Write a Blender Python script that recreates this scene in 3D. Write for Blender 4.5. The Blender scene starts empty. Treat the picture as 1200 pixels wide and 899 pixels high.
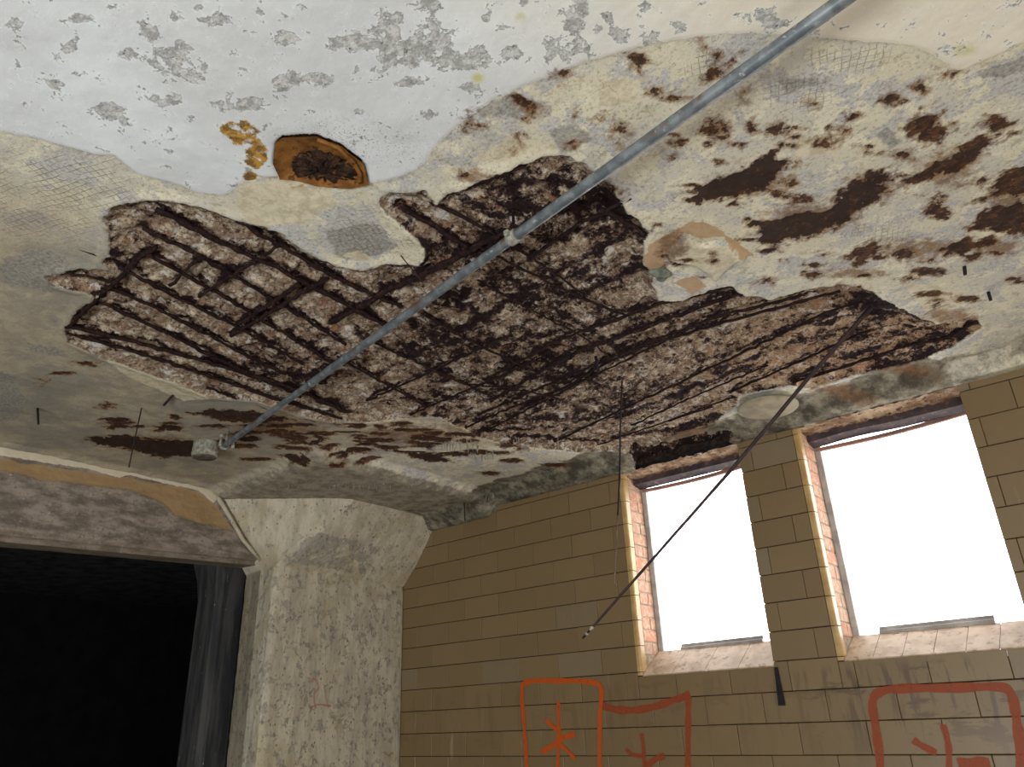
import bpy, bmesh, math, random
import numpy as np
from mathutils import Vector, Matrix

random.seed(7)
RNG = np.random.default_rng(11)
SC = bpy.context.scene
COL = SC.collection
PI = math.pi

# ------------------------------------------------------------------ camera
# axes: x to the right along the window wall, y towards it, z up; origin = camera
CAMX = (0.7596, -0.2898, -0.5823)     # world x in camera coords (right, down, forward)
CAMY = (0.6494, 0.2883, 0.7037)
CAMZ = (-0.0361, -0.9127, 0.4071)
FPX = 885.4
cam_d = bpy.data.cameras.new('camera'); cam = bpy.data.objects.new('camera', cam_d); COL.objects.link(cam)
right = Vector((CAMX[0], CAMY[0], CAMZ[0])).normalized()
fwd = Vector((CAMX[2], CAMY[2], CAMZ[2])).normalized()
up = right.cross(fwd).normalized(); right = fwd.cross(up).normalized()
cam.matrix_world = Matrix(((right.x, up.x, -fwd.x, 0), (right.y, up.y, -fwd.y, 0), (right.z, up.z, -fwd.z, 0), (0, 0, 0, 1)))
cam_d.sensor_fit = 'HORIZONTAL'; cam_d.sensor_width = 36.0
cam_d.lens = FPX / 1200 * 36; cam_d.clip_start = 0.02; cam_d.clip_end = 200
SC.camera = cam

# ------------------------------------------------------------------ world, lights, exposure
w = bpy.data.worlds.new('world'); SC.world = w; w.use_nodes = True
bg = w.node_tree.nodes['Background']; bg.inputs[0].default_value = (0.93, 0.965, 1.0, 1); bg.inputs[1].default_value = 4.2
def area_light(name, loc, aim, sx, sy, power, color):
    d = bpy.data.lights.new(name, 'AREA'); d.shape = 'RECTANGLE'; d.size = sx; d.size_y = sy
    d.energy = power; d.color = color
    o = bpy.data.objects.new(name, d); COL.objects.link(o); o.location = loc
    o.rotation_euler = (Vector(aim) - Vector(loc)).to_track_quat('-Z', 'Y').to_euler()
    return o
area_light('rear_daylight_fill', (-0.6, -2.7, -0.9), (-2.0, 1.9, 1.5), 3.4, 1.3, 150, (0.93, 0.98, 1.0))  # added low lamp for daylight from behind; no opening modelled, evens the ceiling
area_light('side_fill', (2.9, 0.6, -0.6), (-0.6, 2.2, 1.5), 2.0, 1.3, 50, (1.0, 0.95, 0.90))  # added warm fill lamp, lifts the ceiling from the right; no real opening
SC.view_settings.view_transform = 'Standard'; SC.view_settings.look = 'None'
SC.view_settings.gamma = 1.0; SC.view_settings.use_curve_mapping = False
SC.view_settings.exposure = 0.6

# ------------------------------------------------------------------ helpers
def at(axis, v, px, py):
    """point of the real plane axis=v seen at a spot of the photograph"""
    a, b = px - 600, py - 449.5
    q = [a * k[0] + b * k[1] + FPX * k[2] for k in (CAMX, CAMY, CAMZ)]
    s = v / q['xyz'.index(axis)]
    return Vector((q[0] * s, q[1] * s, q[2] * s))
def cxy(pts, z=1.5):
    return np.array([at('z', z, *p)[:2] for p in pts])
def tag(o, label=None, cat=None, group=None, kind=None):
    if label: o['label'] = label
    if cat: o['category'] = cat
    if group: o['group'] = group
    if kind: o['kind'] = kind
    return o
def link(name, me, mat=None, parent=None, smooth=False):
    o = bpy.data.objects.new(name, me); COL.objects.link(o)
    if mat is not None and not me.materials: me.materials.append(mat)
    if parent: o.parent = parent
    if smooth: me.shade_smooth()
    return o
def bmobj(name, bm, mat, parent=None, smooth=False):
    me = bpy.data.meshes.new(name); bm.to_mesh(me); bm.free()
    return link(name, me, mat, parent, smooth)
def bm_box(bm, x0, x1, y0, y1, z0, z1, bev=0.0, seg=1):
    r = bmesh.ops.create_cube(bm, size=1.0)
    vs = r['verts']
    for v in vs:
        v.co = Vector(((x0 + x1) / 2 + v.co.x * (x1 - x0), (y0 + y1) / 2 + v.co.y * (y1 - y0), (z0 + z1) / 2 + v.co.z * (z1 - z0)))
    if bev:
        es = list({e for v in vs for e in v.link_edges})
        bmesh.ops.bevel(bm, geom=es, offset=bev, segments=seg, affect='EDGES', profile=0.5)
def box(name, b, mat, parent=None, bev=0.0, seg=1):
    bm = bmesh.new(); bm_box(bm, *b, bev=bev, seg=seg); return bmobj(name, bm, mat, parent)
def bm_tube(bm, pts, rad, n=8, cap=True, jit=0.0):
    pts = [Vector(p) for p in pts]; rings = []
    ref = None
    for i, p in enumerate(pts):
        t = (pts[min(i + 1, len(pts) - 1)] - pts[max(i - 1, 0)]).normalized()
        if ref is None: ref = t.orthogonal().normalized()
        ref = (ref - t * ref.dot(t)).normalized(); b = t.cross(ref)
        r = rad[i] if hasattr(rad, '__len__') else rad
        rings.append([bm.verts.new(p + (ref * math.cos(2 * PI * k / n) + b * math.sin(2 * PI * k / n)) * r * (1 + random.uniform(-jit, jit))) for k in range(n)])
    for a, c in zip(rings, rings[1:]):
        for k in range(n):
            bm.faces.new((a[k], a[(k + 1) % n], c[(k + 1) % n], c[k]))
    if cap:
        bm.faces.new(rings[0][::-1]); bm.faces.new(rings[-1])
def tube(name, pts, rad, mat, parent=None, n=8, jit=0.0, smooth=True):
    bm = bmesh.new(); bm_tube(bm, pts, rad, n, True, jit); return bmobj(name, bm, mat, parent, smooth)
def resample(pts, step):
    out = []
    for a, b in zip(pts, pts[1:]):
        a, b = Vector(a), Vector(b); n = max(1, int((b - a).length / step))
        out += [a.lerp(b, k / n) for k in range(n)]
    return out + [Vector(pts[-1])]
def grid_mesh(name, P, nx, ny, attrs, mat, parent=None, smooth=True, flip=False):
    """P: (ny*nx,3) points in rows"""
    me = bpy.data.meshes.new(name)
    i = np.arange(nx * ny).reshape(ny, nx)
    q = np.stack([i[:-1, :-1], i[:-1, 1:], i[1:, 1:], i[1:, :-1]], -1).reshape(-1, 4)
    if flip: q = q[:, ::-1]
    me.vertices.add(nx * ny); me.vertices.foreach_set('co', P.astype(np.float32).ravel())
    me.loops.add(q.size); me.loops.foreach_set('vertex_index', q.astype(np.int32).ravel())
    me.polygons.add(len(q)); me.polygons.foreach_set('loop_start', np.arange(0, q.size, 4, dtype=np.int32))
    me.update(calc_edges=True)
    for k, v in attrs.items():
        a = me.attributes.new(k, 'FLOAT', 'POINT'); a.data.foreach_set('value', v.astype(np.float32).ravel())
    me.validate()
    return link(name, me, mat, parent, smooth)

# numpy noise
LAT = RNG.random((256, 256)).astype(np.float32)
def vnoise(x, y, seed=0):
    x = x + seed * 17.31; y = y + seed * 5.77
    xi = np.floor(x).astype(int); yi = np.floor(y).astype(int); fx = x - xi; fy = y - yi
    fx = fx * fx * (3 - 2 * fx); fy = fy * fy * (3 - 2 * fy)
    a = LAT[xi & 255, yi & 255]; b = LAT[(xi + 1) & 255, yi & 255]; c = LAT[xi & 255, (yi + 1) & 255]; d = LAT[(xi + 1) & 255, (yi + 1) & 255]
    return (a * (1 - fx) + b * fx) * (1 - fy) + (c * (1 - fx) + d * fx) * fy
def fbm(x, y, f, oc=4, seed=0, gain=0.5):
    s = 0; a = 1; t = 0
    for k in range(oc):
        c, sn = math.cos(0.7 * k + 0.3), math.sin(0.7 * k + 0.3)
        s = s + a * vnoise((x * c - y * sn) * f, (x * sn + y * c) * f, seed + k * 3); t += a; a *= gain; f *= 2.03
    return s / t - 0.5
def sdf(X, Y, poly):
    """signed distance, positive inside"""
    poly = np.asarray(poly); n = len(poly)
    d = np.full(X.shape, 1e9); ins = np.zeros(X.shape, bool)
    for i in range(n):
        ax, ay = poly[i]; bx, by = poly[(i + 1) % n]
        ex, ey = bx - ax, by - ay; L = ex * ex + ey * ey + 1e-12
        t = np.clip(((X - ax) * ex + (Y - ay) * ey) / L, 0, 1)
        d = np.minimum(d, (X - ax - t * ex) ** 2 + (Y - ay - t * ey) ** 2)
        c = (ay > Y) != (by > Y)
        ins ^= c & (X < ex * (Y - ay) / (ey if ey else 1e-12) + ax)
    d = np.sqrt(d); return np.where(ins, d, -d)
def dline(X, Y, pts):
    d = np.full(X.shape, 1e9)
    for (ax, ay), (bx, by) in zip(pts, pts[1:]):
        ex, ey = bx - ax, by - ay; L = ex * ex + ey * ey + 1e-12
        t = np.clip(((X - ax) * ex + (Y - ay) * ey) / L, 0, 1)
        d = np.minimum(d, (X - ax - t * ex) ** 2 + (Y - ay - t * ey) ** 2)
    return np.sqrt(d)
def sm(a, b, x):
    t = np.clip((x - a) / (b - a), 0, 1); return t * t * (3 - 2 * t)

# ------------------------------------------------------------------ materials
def srgb(r, g, b):
    f = lambda c: (c / 255 / 12.92) if c / 255 <= 0.04045 else ((c / 255 + 0.055) / 1.055) ** 2.4
    return (f(r), f(g), f(b), 1)
class N:
    def __init__(s, name, rough=0.85, spec=0.25):
        s.m = bpy.data.materials.new(name); s.m.use_nodes = True; s.t = s.m.node_tree
        s.b = s.t.nodes['Principled BSDF']; s.b.inputs['Roughness'].default_value = rough
        s.b.inputs['Specular IOR Level'].default_value = spec
        s.geo = s.t.nodes.new('ShaderNodeNewGeometry').outputs['Position']
    def new(s, t, **k):
        n = s.t.nodes.new(t)
        for a, v in k.items(): setattr(n, a, v)
        return n
    def set(s, sock, v):
        if isinstance(v, bpy.types.NodeSocket): s.t.links.new(v, sock)
        else: sock.default_value = v
    def noise(s, scale, detail=4, rough=0.55, vec=None, off=0, dist=0.0):
        n = s.new('ShaderNodeTexNoise'); n.inputs['Scale'].default_value = scale; n.inputs['Detail'].default_value = detail
        n.inputs['Roughness'].default_value = rough; n.inputs['Distortion'].default_value = dist
        v = vec or s.geo
        if off:
            v = s.vmath('ADD', v, (off, off * 1.7, off * .3))
        s.set(n.inputs['Vector'], v); return n.outputs['Fac']
    def vmath(s, op, a, b):
        n = s.new('ShaderNodeVectorMath', operation=op); s.set(n.inputs[0], a); s.set(n.inputs[1], b); return n.outputs[0]
    def scalev(s, k, vec=None): return s.vmath('MULTIPLY', vec or s.geo, k)
    def math(s, op, a, b=0.5, c=0.0):
        n = s.new('ShaderNodeMath', operation=op); s.set(n.inputs[0], a); s.set(n.inputs[1], b)
        if op == 'MULTIPLY_ADD': s.set(n.inputs[2], c)
        return n.outputs[0]
    def ramp(s, f, a, b, lo=0.0, hi=1.0):
        n = s.new('ShaderNodeMapRange', interpolation_type='SMOOTHSTEP'); s.set(n.inputs[0], f)
        n.inputs[1].default_value = a; n.inputs[2].default_value = b; n.inputs[3].default_value = lo; n.inputs[4].default_value = hi
        return n.outputs[0]
    def mix(s, f, a, b):
        n = s.new('ShaderNodeMix', data_type='RGBA'); s.set(n.inputs[0], f); s.set(n.inputs[6], a); s.set(n.inputs[7], b); return n.outputs[2]
    def vor(s, scale, feat='F1', vec=None, rnd=1.0):
        n = s.new('ShaderNodeTexVoronoi', feature=feat); n.inputs['Scale'].default_value = scale; n.inputs['Randomness'].default_value = rnd
        s.set(n.inputs['Vector'], vec or s.geo); return n.outputs['Distance']
    def attr(s, name): return s.new('ShaderNodeAttribute', attribute_name=name).outputs['Fac']
    def color(s, c): s.set(s.b.inputs['Base Color'], c)
    def bump(s, h, strength=0.5, dist=0.01):
        n = s.new('ShaderNodeBump'); n.inputs['Strength'].default_value = strength; n.inputs['Distance'].default_value = dist
        s.set(n.inputs['Height'], h); s.t.links.new(n.outputs[0], s.b.inputs['Normal'])

def mat_plain(name, c1, c2, scale=20, rough=0.8, spec=0.25, bump=0.4, bd=0.004, metal=0.0, c3=None, detail=6):
    m = N(name, rough, spec); n = m.noise(scale, detail, 0.6); c = m.mix(m.ramp(n, .35, .65), c1, c2)
    if c3: c = m.mix(m.ramp(m.noise(scale * 2.3, detail, .65, off=3), .55, .66), c, c3)
    m.color(c); m.b.inputs['Metallic'].default_value = metal
    if bump: m.bump(m.noise(scale * 3, 5, .6, off=1), bump, bd)
    return m.m

M_rebar = mat_plain('rusted_rebar', srgb(46, 30, 27), srgb(24, 16, 17), 40, .9, .15, .8, .004, c3=srgb(80, 48, 34))
M_rod = mat_plain('dull_rod', srgb(62, 42, 38), srgb(36, 27, 27), 30, .7, .4, .4, .002)
M_wire_light = mat_plain('dusty_wire', srgb(120, 102, 80), srgb(80, 66, 54), 30, .7, .3, .4, .002)
M_steel = mat_plain('painted_steel', srgb(176, 170, 164), srgb(146, 140, 134), 12, .6, .4, .3, .002)
M_lintel = mat_plain('lintel_steel', srgb(78, 64, 64), srgb(52, 44, 48), 10, .8, .3, .6, .006, c3=srgb(112, 84, 72))
M_framewood = mat_plain('pink_frame', srgb(160, 118, 100), srgb(128, 98, 88), 12, .8, .2, .4, .004)
M_mortar = mat_plain('dark_mortar', srgb(62, 51, 42), srgb(34, 28, 25), 30, .95, .1, .5, .004)
M_dark = mat_plain('shaded_wall', srgb(34, 34, 36), srgb(22, 22, 26), 5, .9, .15, .5, .01)  # shade of the side room put into the colour
M_floor = mat_plain('dusty_floor', srgb(140, 132, 118), srgb(116, 108, 96), 4, .9, .2, .6, .01)
M_room = mat_plain('aged_plaster_wall', srgb(150, 138, 112), srgb(124, 112, 92), 3, .9, .2, .4, .005)
M_pad = mat_plain('smooth_concrete_pad', srgb(162, 150, 126), srgb(140, 128, 108), 14, .85, .2, .4, .004)
M_nail = mat_plain('nail_iron', srgb(44, 34, 32), srgb(24, 20, 20), 60, .8, .3, .3, .002)
M_black = mat_plain('black_strap', srgb(36, 34, 36), srgb(22, 22, 24), 30, .8, .3, .2, .002)
M_drip = mat_plain('lime_drip', srgb(170, 162, 148), srgb(128, 122, 112), 40, .7, .3, .3, .002)
M_cement = mat_plain('lime_crusted_cement', srgb(168, 166, 152), srgb(120, 118, 106), 60, .9, .2, .8, .004)
M_rustbox = mat_plain('orange_rust', srgb(138, 94, 44), srgb(104, 66, 32), 22, .9, .15, .6, .004, c3=srgb(66, 42, 30))
M_rustdark = mat_plain('brown_rust', srgb(70, 50, 40), srgb(34, 26, 24), 26, .95, .1, 1.0, .01, c3=srgb(104, 72, 46))
M_glass = N('window_glass', .05, .5)
_g = M_glass; _t = _g.new('ShaderNodeBsdfTransparent'); _gl = _g.new('ShaderNodeBsdfGlossy'); _gl.inputs['Roughness'].default_value = .05
_mx = _g.new('ShaderNodeMixShader'); _mx.inputs[0].default_value = .06
_g.t.links.new(_t.outputs[0], _mx.inputs[1]); _g.t.links.new(_gl.outputs[0], _mx.inputs[2])
_g.t.links.new(_mx.outputs[0], _g.t.nodes['Material Output'].inputs['Surface']); M_glass = _g.m

def mat_conduit():
    m = N('galvanised_conduit', .45, .5)
    n = m.noise(22, 4, .6); c = m.mix(m.ramp(n, .38, .62), srgb(132, 137, 140), srgb(100, 106, 110))
    c = m.mix(m.ramp(m.noise(60, 4, .7, off=2), .60, .68), c, srgb(172, 176, 174))
    # rust gathers on the flank that faces away from the window wall
    c = m.mix(m.math('MULTIPLY', m.ramp(m.noise(9, 5, .6, off=5), .56, .66), m.attr('rustside')), c, srgb(110, 76, 52))
    m.color(c); m.b.inputs['Metallic'].default_value = .35; m.bump(m.noise(70, 3, .5), .2, .001); return m.m
M_conduit = mat_conduit()
def mat_tile():
    m = N('glazed_buff_tile', .38, .45)
    r = m.new('ShaderNodeObjectInfo').outputs['Random']
    c = m.mix(m.ramp(r, 0, 1), srgb(130, 108, 76), srgb(122, 101, 71))
    c = m.mix(m.ramp(r, .90, .98, 0, .5), c, srgb(136, 124, 104))
    c = m.mix(m.ramp(m.noise(4, 5, .6), .35, .75, 0, .5), c, srgb(122, 102, 74))
    c = m.mix(m.ramp(m.noise(60, 4, .7, off=4), .69, .74, 0, .5), c, srgb(170, 156, 126))
    sv = m.scalev((14, 14, 2.2)); c = m.mix(m.ramp(m.noise(1, 4, .6, vec=sv), .66, .72, 0, .35), c, srgb(170, 158, 134))
    sx = m.new('ShaderNodeSeparateXYZ'); m.set(sx.inputs[0], m.geo)
    gz = m.math('MULTIPLY', m.ramp(sx.outputs['Z'], -.35, .05), m.ramp(sx.outputs['Z'], .14, .21, 1, 0))
    gx = m.ramp(sx.outputs['X'], -1.7, -1.2, .3, 1)
    gn = m.math('MAXIMUM', m.ramp(m.noise(1, 5, .65, vec=m.scalev((16, 16, 1.6)), off=3), .52, .60), m.ramp(m.noise(1, 6, .7, vec=m.scalev((3, 3, 9)), off=6), .56, .62))
    c = m.mix(m.math('MULTIPLY', m.math('MULTIPLY', gn, gz), m.math('MULTIPLY', gx, .6)), c, srgb(70, 52, 44))
    m.color(c); m.bump(m.noise(50, 4, .6), .12, .002); return m.m
M_tile = mat_tile()
def mat_brick():
    m = N('red_reveal_brick', .9, .15)
    r = m.new('ShaderNodeObjectInfo').outputs['Random']
    c = m.mix(r, srgb(184, 128, 102), srgb(172, 140, 118))
    c = m.mix(m.ramp(m.noise(40, 4, .6), .44, .6, 0, .7), c, srgb(190, 168, 146))
    m.color(c); m.bump(m.noise(90, 4, .6), .5, .003); return m.m
M_brick = mat_brick()
M_sill = mat_plain('worn_sill_tile', srgb(196, 172, 146), srgb(168, 142, 116), 12, .6, .35, .5, .003, c3=srgb(136, 108, 84))
M_soffit = mat_plain('crumbling_soffit', srgb(182, 158, 130), srgb(128, 98, 76), 14, .9, .15, 1.0, .012, c3=srgb(74, 44, 38))
def mat_spray(name, c, dens=.9):
    m = N(name, .6, .3); m.color(c)
    a = m.ramp(m.noise(35, 4, .7), .25, .5, dens * .75, dens)
    m.set(m.b.inputs['Alpha'], a); return m.m
M_spray = mat_spray('orange_spray_paint', srgb(196, 84, 24))
M_spray_dull = mat_spray('faded_red_spray_paint', srgb(158, 72, 40), .72)
M_pink = mat_spray('faint_pink_chalk', srgb(196, 120, 110), .45)

def mat_ceiling():
    m = N('decayed_ceiling', .92, .12)
    g = m.geo
    # ---- scratch-coat plaster: cream with grey areas
    n1 = m.noise(5, 6, .62); n2 = m.noise(11, 8, .70, off=4); nf = m.noise(80, 7, .75, off=2)
    c = m.mix(m.ramp(n1, .40, .60), srgb(220, 211, 186), srgb(208, 202, 186))
    ng = m.math('ADD', m.noise(6, 9, .74, off=31), m.math('MULTIPLY', m.attr('greyp'), .12))
    c = m.mix(m.ramp(m.noise(8, 8, .72, off=9), .51, .535, 0, .8), c, srgb(232, 223, 198))
    c = m.mix(m.ramp(ng, .525, .545, 0, .85), c, m.mix(m.ramp(nf, .4, .6), srgb(202, 199, 196), srgb(176, 173, 170)))
    c = m.mix(m.ramp(m.noise(19, 8, .76, off=35), .55, .62, 0, .6), c, srgb(176, 162, 134))
    c = m.mix(m.ramp(nf, .53, .66, 0, .6), c, srgb(134, 122, 100))
    c = m.mix(m.ramp(m.noise(120, 4, .7, off=36), .64, .70, 0, .6), c, srgb(84, 70, 56))
    k0 = m.noise(26, 8, .74, off=38)
    br = m.mix(m.ramp(n2, .4, .6), srgb(178, 164, 138), srgb(156, 144, 124))
    br = m.mix(m.ramp(m.noise(3.2, 7, .66, off=37), .48, .60, 0, .8), br, srgb(136, 130, 120))
    br = m.mix(m.ramp(nf, .55, .7, 0, .5), br, srgb(112, 100, 82))
    c = m.mix(m.math('MULTIPLY', m.attr('brownish'), .88), c, br)
    c = m.mix(m.ramp(m.math('ADD', m.attr('greyp'), m.math('MULTIPLY', m.math('SUBTRACT', n2, .5), 1.6)), .55, .75, 0, .75), c, m.mix(m.ramp(nf, .4, .62), srgb(168, 162, 152), srgb(122, 118, 110)))
    c = m.mix(m.ramp(m.math('ADD', m.attr('cream'), m.math('MULTIPLY', m.math('SUBTRACT', n2, .5), 1.2)), .48, .58, 0, .85), c, m.mix(m.ramp(k0, .42, .6), srgb(224, 212, 184), srgb(198, 184, 154)))
    c = m.mix(m.ramp(m.math('ADD', m.attr('tanp'), m.math('MULTIPLY', m.math('SUBTRACT', n2, .5), 1.2)), .48, .6, 0, .85), c, srgb(188, 152, 112))
    crv = m.vmath('ADD', g, m.vmath('MULTIPLY', m.new('ShaderNodeTexNoise').outputs['Color'], (.0, .0, .0)))
    wv = m.new('ShaderNodeTexNoise'); wv.inputs['Scale'].default_value = 9; m.set(wv.inputs['Vector'], g)
    wg = m.vmath('ADD', g, m.vmath('MULTIPLY', wv.outputs['Color'], (.16, .16, .16)))
    vc = m.new('ShaderNodeTexVoronoi', feature='DISTANCE_TO_EDGE'); vc.inputs['Scale'].default_value = 6.5; m.set(vc.inputs['Vector'], wg)
    crack = m.ramp(vc.outputs['Distance'], .0, .012, 1, 0)
    crackm = m.math('MULTIPLY', crack, m.ramp(m.noise(3.5, 3, .5, off=12), .5, .6))
    c = m.mix(m.math('MULTIPLY', crackm, .35), c, srgb(92, 76, 60))
    # scratched grid lines
    def lines(ax, freq, off):
        v = m.new('ShaderNodeVectorMath', operation='DOT_PRODUCT'); m.set(v.inputs[0], m.vmath('ADD', g, m.vmath('MULTIPLY', wv.outputs['Color'], (.03, .03, 0)))); v.inputs[1].default_value = ax
        f = m.math('FRACT', m.math('MULTIPLY_ADD', v.outputs['Value'], freq, off))
        return m.ramp(m.math('ABSOLUTE', m.math('SUBTRACT', f, .5)), .40, .47)
    hl = m.math('MAXIMUM', lines((.92, .39, 0), 52, 0), lines((-.39, .92, 0), 48, .3))
    hatch = m.math('MULTIPLY', m.math('MULTIPLY', hl, m.attr('hatch')), m.ramp(m.noise(14, 4, .6, off=7), .4, .55))
    c = m.mix(m.math('MULTIPLY', hatch, .38), c, srgb(118, 104, 84))
    # grey cement areas (drop panel, fillet)
    gr = m.ramp(m.math('ADD', m.attr('cement'), m.math('MULTIPLY', m.math('SUBTRACT', n2, .5), .5)), .42, .6)
    cg = m.mix(m.ramp(n2, .42, .6), srgb(176, 166, 146), srgb(140, 132, 116))
    cg = m.mix(m.math('MULTIPLY', m.attr('fillet'), m.ramp(m.noise(7, 8, .72, off=44), .38, .56, .25, .95)), cg, m.mix(m.ramp(n2, .42, .58), srgb(116, 110, 94), srgb(74, 68, 58)))
    cg = m.mix(m.ramp(nf, .5, .7, 0, .5), cg, srgb(76, 70, 60))
    c = m.mix(gr, c, cg)
    # ---- ochre bleeding
    oc = m.ramp(m.math('ADD', m.attr('ochre'), m.math('MULTIPLY', m.math('SUBTRACT', m.noise(26, 6, .72, off=5), .5), 1.5)), .42, .62)
    # ---- white paint
    p = m.math('ADD', m.attr('paint'), m.math('MULTIPLY', m.math('SUBTRACT', m.noise(60, 3, .6, off=8), .5), .12))
    pm = m.ramp(p, .49, .515)
    pc = m.mix(m.ramp(m.noise(2.2, 5, .55), .35, .65), srgb(217, 219, 219), srgb(204, 204, 203))
    pc = m.mix(m.math('MULTIPLY', m.attr('warm'), .8), pc, srgb(226, 214, 190))
    pc = m.mix(m.ramp(m.noise(30, 6, .7, off=6), .62, .7, 0, .35), pc, srgb(176, 172, 160))
    yl = m.attr('yellow'); pc = m.mix(m.math('MULTIPLY', yl, m.ramp(m.noise(20, 4, .6), .3, .6)), pc, srgb(196, 190, 130))
    fl = m.math('ADD', m.math('MULTIPLY', m.attr('flake'), .17), m.math('SUBTRACT', m.noise(24, 8, .74, off=8), .11))
    fm = m.ramp(fl, .49, .52)
    fc = m.mix(m.ramp(m.noise(38, 6, .75, off=3), .42, .58), srgb(204, 202, 197), srgb(162, 160, 156))
    fc = m.mix(m.ramp(m.noise(60, 3, .7, off=13), .63, .67, 0, .8), fc, srgb(92, 90, 86))
    pc = m.mix(fm, pc, fc)
    rim = m.ramp(fl, .43, .49); pc = m.mix(m.math('MULTIPLY', m.math('SUBTRACT', rim, fm), .5), pc, srgb(240, 240, 238))
    c = m.mix(pm, c, pc)
    sp = m.math('MULTIPLY', m.ramp(m.noise(170, 5, .8, off=41), .57, .61), m.attr('speck'))
    c = m.mix(sp, c, srgb(60, 52, 44))
    oc_c = m.mix(m.ramp(m.noise(34, 4, .6, off=2), .4, .6), srgb(184, 138, 60), srgb(122, 92, 50))
    c = m.mix(oc, c, oc_c)
    # ---- brown stain haloes and rust pits
    st = m.ramp(m.math('ADD', m.attr('stain'), m.math('MULTIPLY', m.math('SUBTRACT', m.noise(26, 8, .78, off=15), .5), 2.2)), .45, 1.1, 0, .85)
    c = m.mix(st, c, m.mix(m.ramp(n2, .4, .6), srgb(140, 104, 74), srgb(112, 84, 64)))
    ru = m.math('ADD', m.attr('rust'), m.math('MULTIPLY', m.math('SUBTRACT', m.noise(30, 9, .78, off=1), .5), 1.5))
    c = m.mix(m.ramp(ru, .22, .50, 0, .75), c, m.mix(m.ramp(n2, .4, .6), srgb(158, 124, 88), srgb(120, 92, 70)))
    rm = m.ramp(ru, .47, .60, 0, .95)
    rc = m.mix(m.ramp(m.noise(30, 6, .7, off=4), .38, .58), srgb(98, 64, 40), srgb(54, 36, 30))
    rc = m.mix(m.ramp(m.noise(50, 5, .7, off=14), .58, .66, 0, .8), rc, srgb(140, 98, 60))
    rc = m.mix(m.ramp(m.math('ADD', m.attr('rdark'), m.math('MULTIPLY', m.math('SUBTRACT', m.noise(22, 8, .75, off=33), .5), 3.0)), .45, 1.0, 0, .9), rc, srgb(44, 32, 30))
    c = m.mix(rm, c, rc)
    # ---- spalled concrete
    cv = m.math('ADD', m.attr('cav'), m.math('MULTIPLY', m.math('SUBTRACT', m.noise(80, 4, .7, off=2), .5), .16))
    cm = m.ramp(cv, .48, .53)
    k1 = m.noise(24, 9, .76, off=21); k2 = m.noise(75, 7, .78, off=22); kb = m.noise(9, 5, .6, off=28)
    cc = m.mix(m.ramp(k1, .42, .57), srgb(224, 206, 180), srgb(156, 132, 108))
    cc = m.mix(m.ramp(kb, .45, .60, 0, .6), cc, srgb(142, 112, 92))
    cc = m.mix(m.ramp(k2, .51, .58, 0, .8), cc, srgb(80, 58, 48))
    cc = m.mix(m.ramp(m.noise(17, 8, .76, off=25), .55, .60, 0, .85), cc, srgb(226, 220, 212))
    cc = m.mix(m.ramp(m.noise(13, 8, .72, off=27), .57, .65, 0, .75), cc, srgb(160, 104, 64))
    cc = m.mix(m.math('MULTIPLY', m.attr('warm2'), .35), cc, srgb(206, 158, 112))
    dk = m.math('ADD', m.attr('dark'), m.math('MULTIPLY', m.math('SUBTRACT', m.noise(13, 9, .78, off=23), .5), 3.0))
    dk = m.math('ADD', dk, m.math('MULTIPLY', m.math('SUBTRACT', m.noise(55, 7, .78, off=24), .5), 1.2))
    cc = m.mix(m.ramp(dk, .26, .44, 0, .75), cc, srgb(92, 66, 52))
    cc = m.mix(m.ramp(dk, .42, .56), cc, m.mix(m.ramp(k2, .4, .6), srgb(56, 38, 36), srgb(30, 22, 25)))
    c = m.mix(cm, c, cc)
    m.color(c)
    h = m.math('MULTIPLY', m.math('ADD', nf, m.math('MULTIPLY', hatch, -.5)), m.math('SUBTRACT', 1.0, m.math('MULTIPLY', pm, .8)))
    h = m.math('MULTIPLY_ADD', cm, m.math('MULTIPLY', m.math('ADD', k2, m.noise(130, 5, .7)), 2.6), h)
    h = m.math('MULTIPLY_ADD', m.math('MULTIPLY', fm, pm), m.math('MULTIPLY', m.noise(45, 5, .7, off=3), 1.5), h)
    h = m.math('MULTIPLY_ADD', pm, .6, h)
    m.bump(m.math('MULTIPLY', h, -1.0), .75, .006)
    return m.m
M_ceil = mat_ceiling()

def mat_column():
    m = N('pitted_painted_concrete', .85, .2)
    sv = m.scalev((1, 1, .22)); n1 = m.noise(12, 6, .65, vec=sv); n2 = m.noise(40, 5, .7, vec=m.scalev((1, 1, .45)), off=3)
    c = m.mix(m.ramp(n1, .38, .62), srgb(204, 194, 172), srgb(180, 170, 150))
    c = m.mix(m.ramp(m.noise(5, 5, .6, off=5), .5, .62, 0, .5), c, srgb(176, 160, 124))
    pk = m.ramp(m.math('ADD', m.noise(16, 8, .8, off=8), m.math('MULTIPLY', m.attr('peel'), .14)), .60, .63)
    c = m.mix(m.math('MULTIPLY', pk, .55), c, m.mix(m.ramp(n2, .42, .6), srgb(150, 146, 142), srgb(110, 106, 100)))
    pits = m.ramp(m.vor(34, vec=m.scalev((1, 1, .6))), .10, .17, 1, 0)
    pits = m.math('MULTIPLY', pits, m.ramp(m.noise(7, 3, .5, off=11), .46, .56))
    c = m.mix(m.math('MULTIPLY', pits, .7), c, srgb(74, 68, 58))
    st = m.ramp(n2, .55, .68, 0, .45); c = m.mix(st, c, srgb(116, 108, 92))
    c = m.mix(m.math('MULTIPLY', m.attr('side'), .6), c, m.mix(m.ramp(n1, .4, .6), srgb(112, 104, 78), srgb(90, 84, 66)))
    m.color(c)
    h = m.math('SUBTRACT', m.math('ADD', n2, n1), m.math('MULTIPLY', pits, 1.6))
    h = m.math('MULTIPLY_ADD', pk, -.5, h); m.bump(h, .7, .006); return m.m
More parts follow.
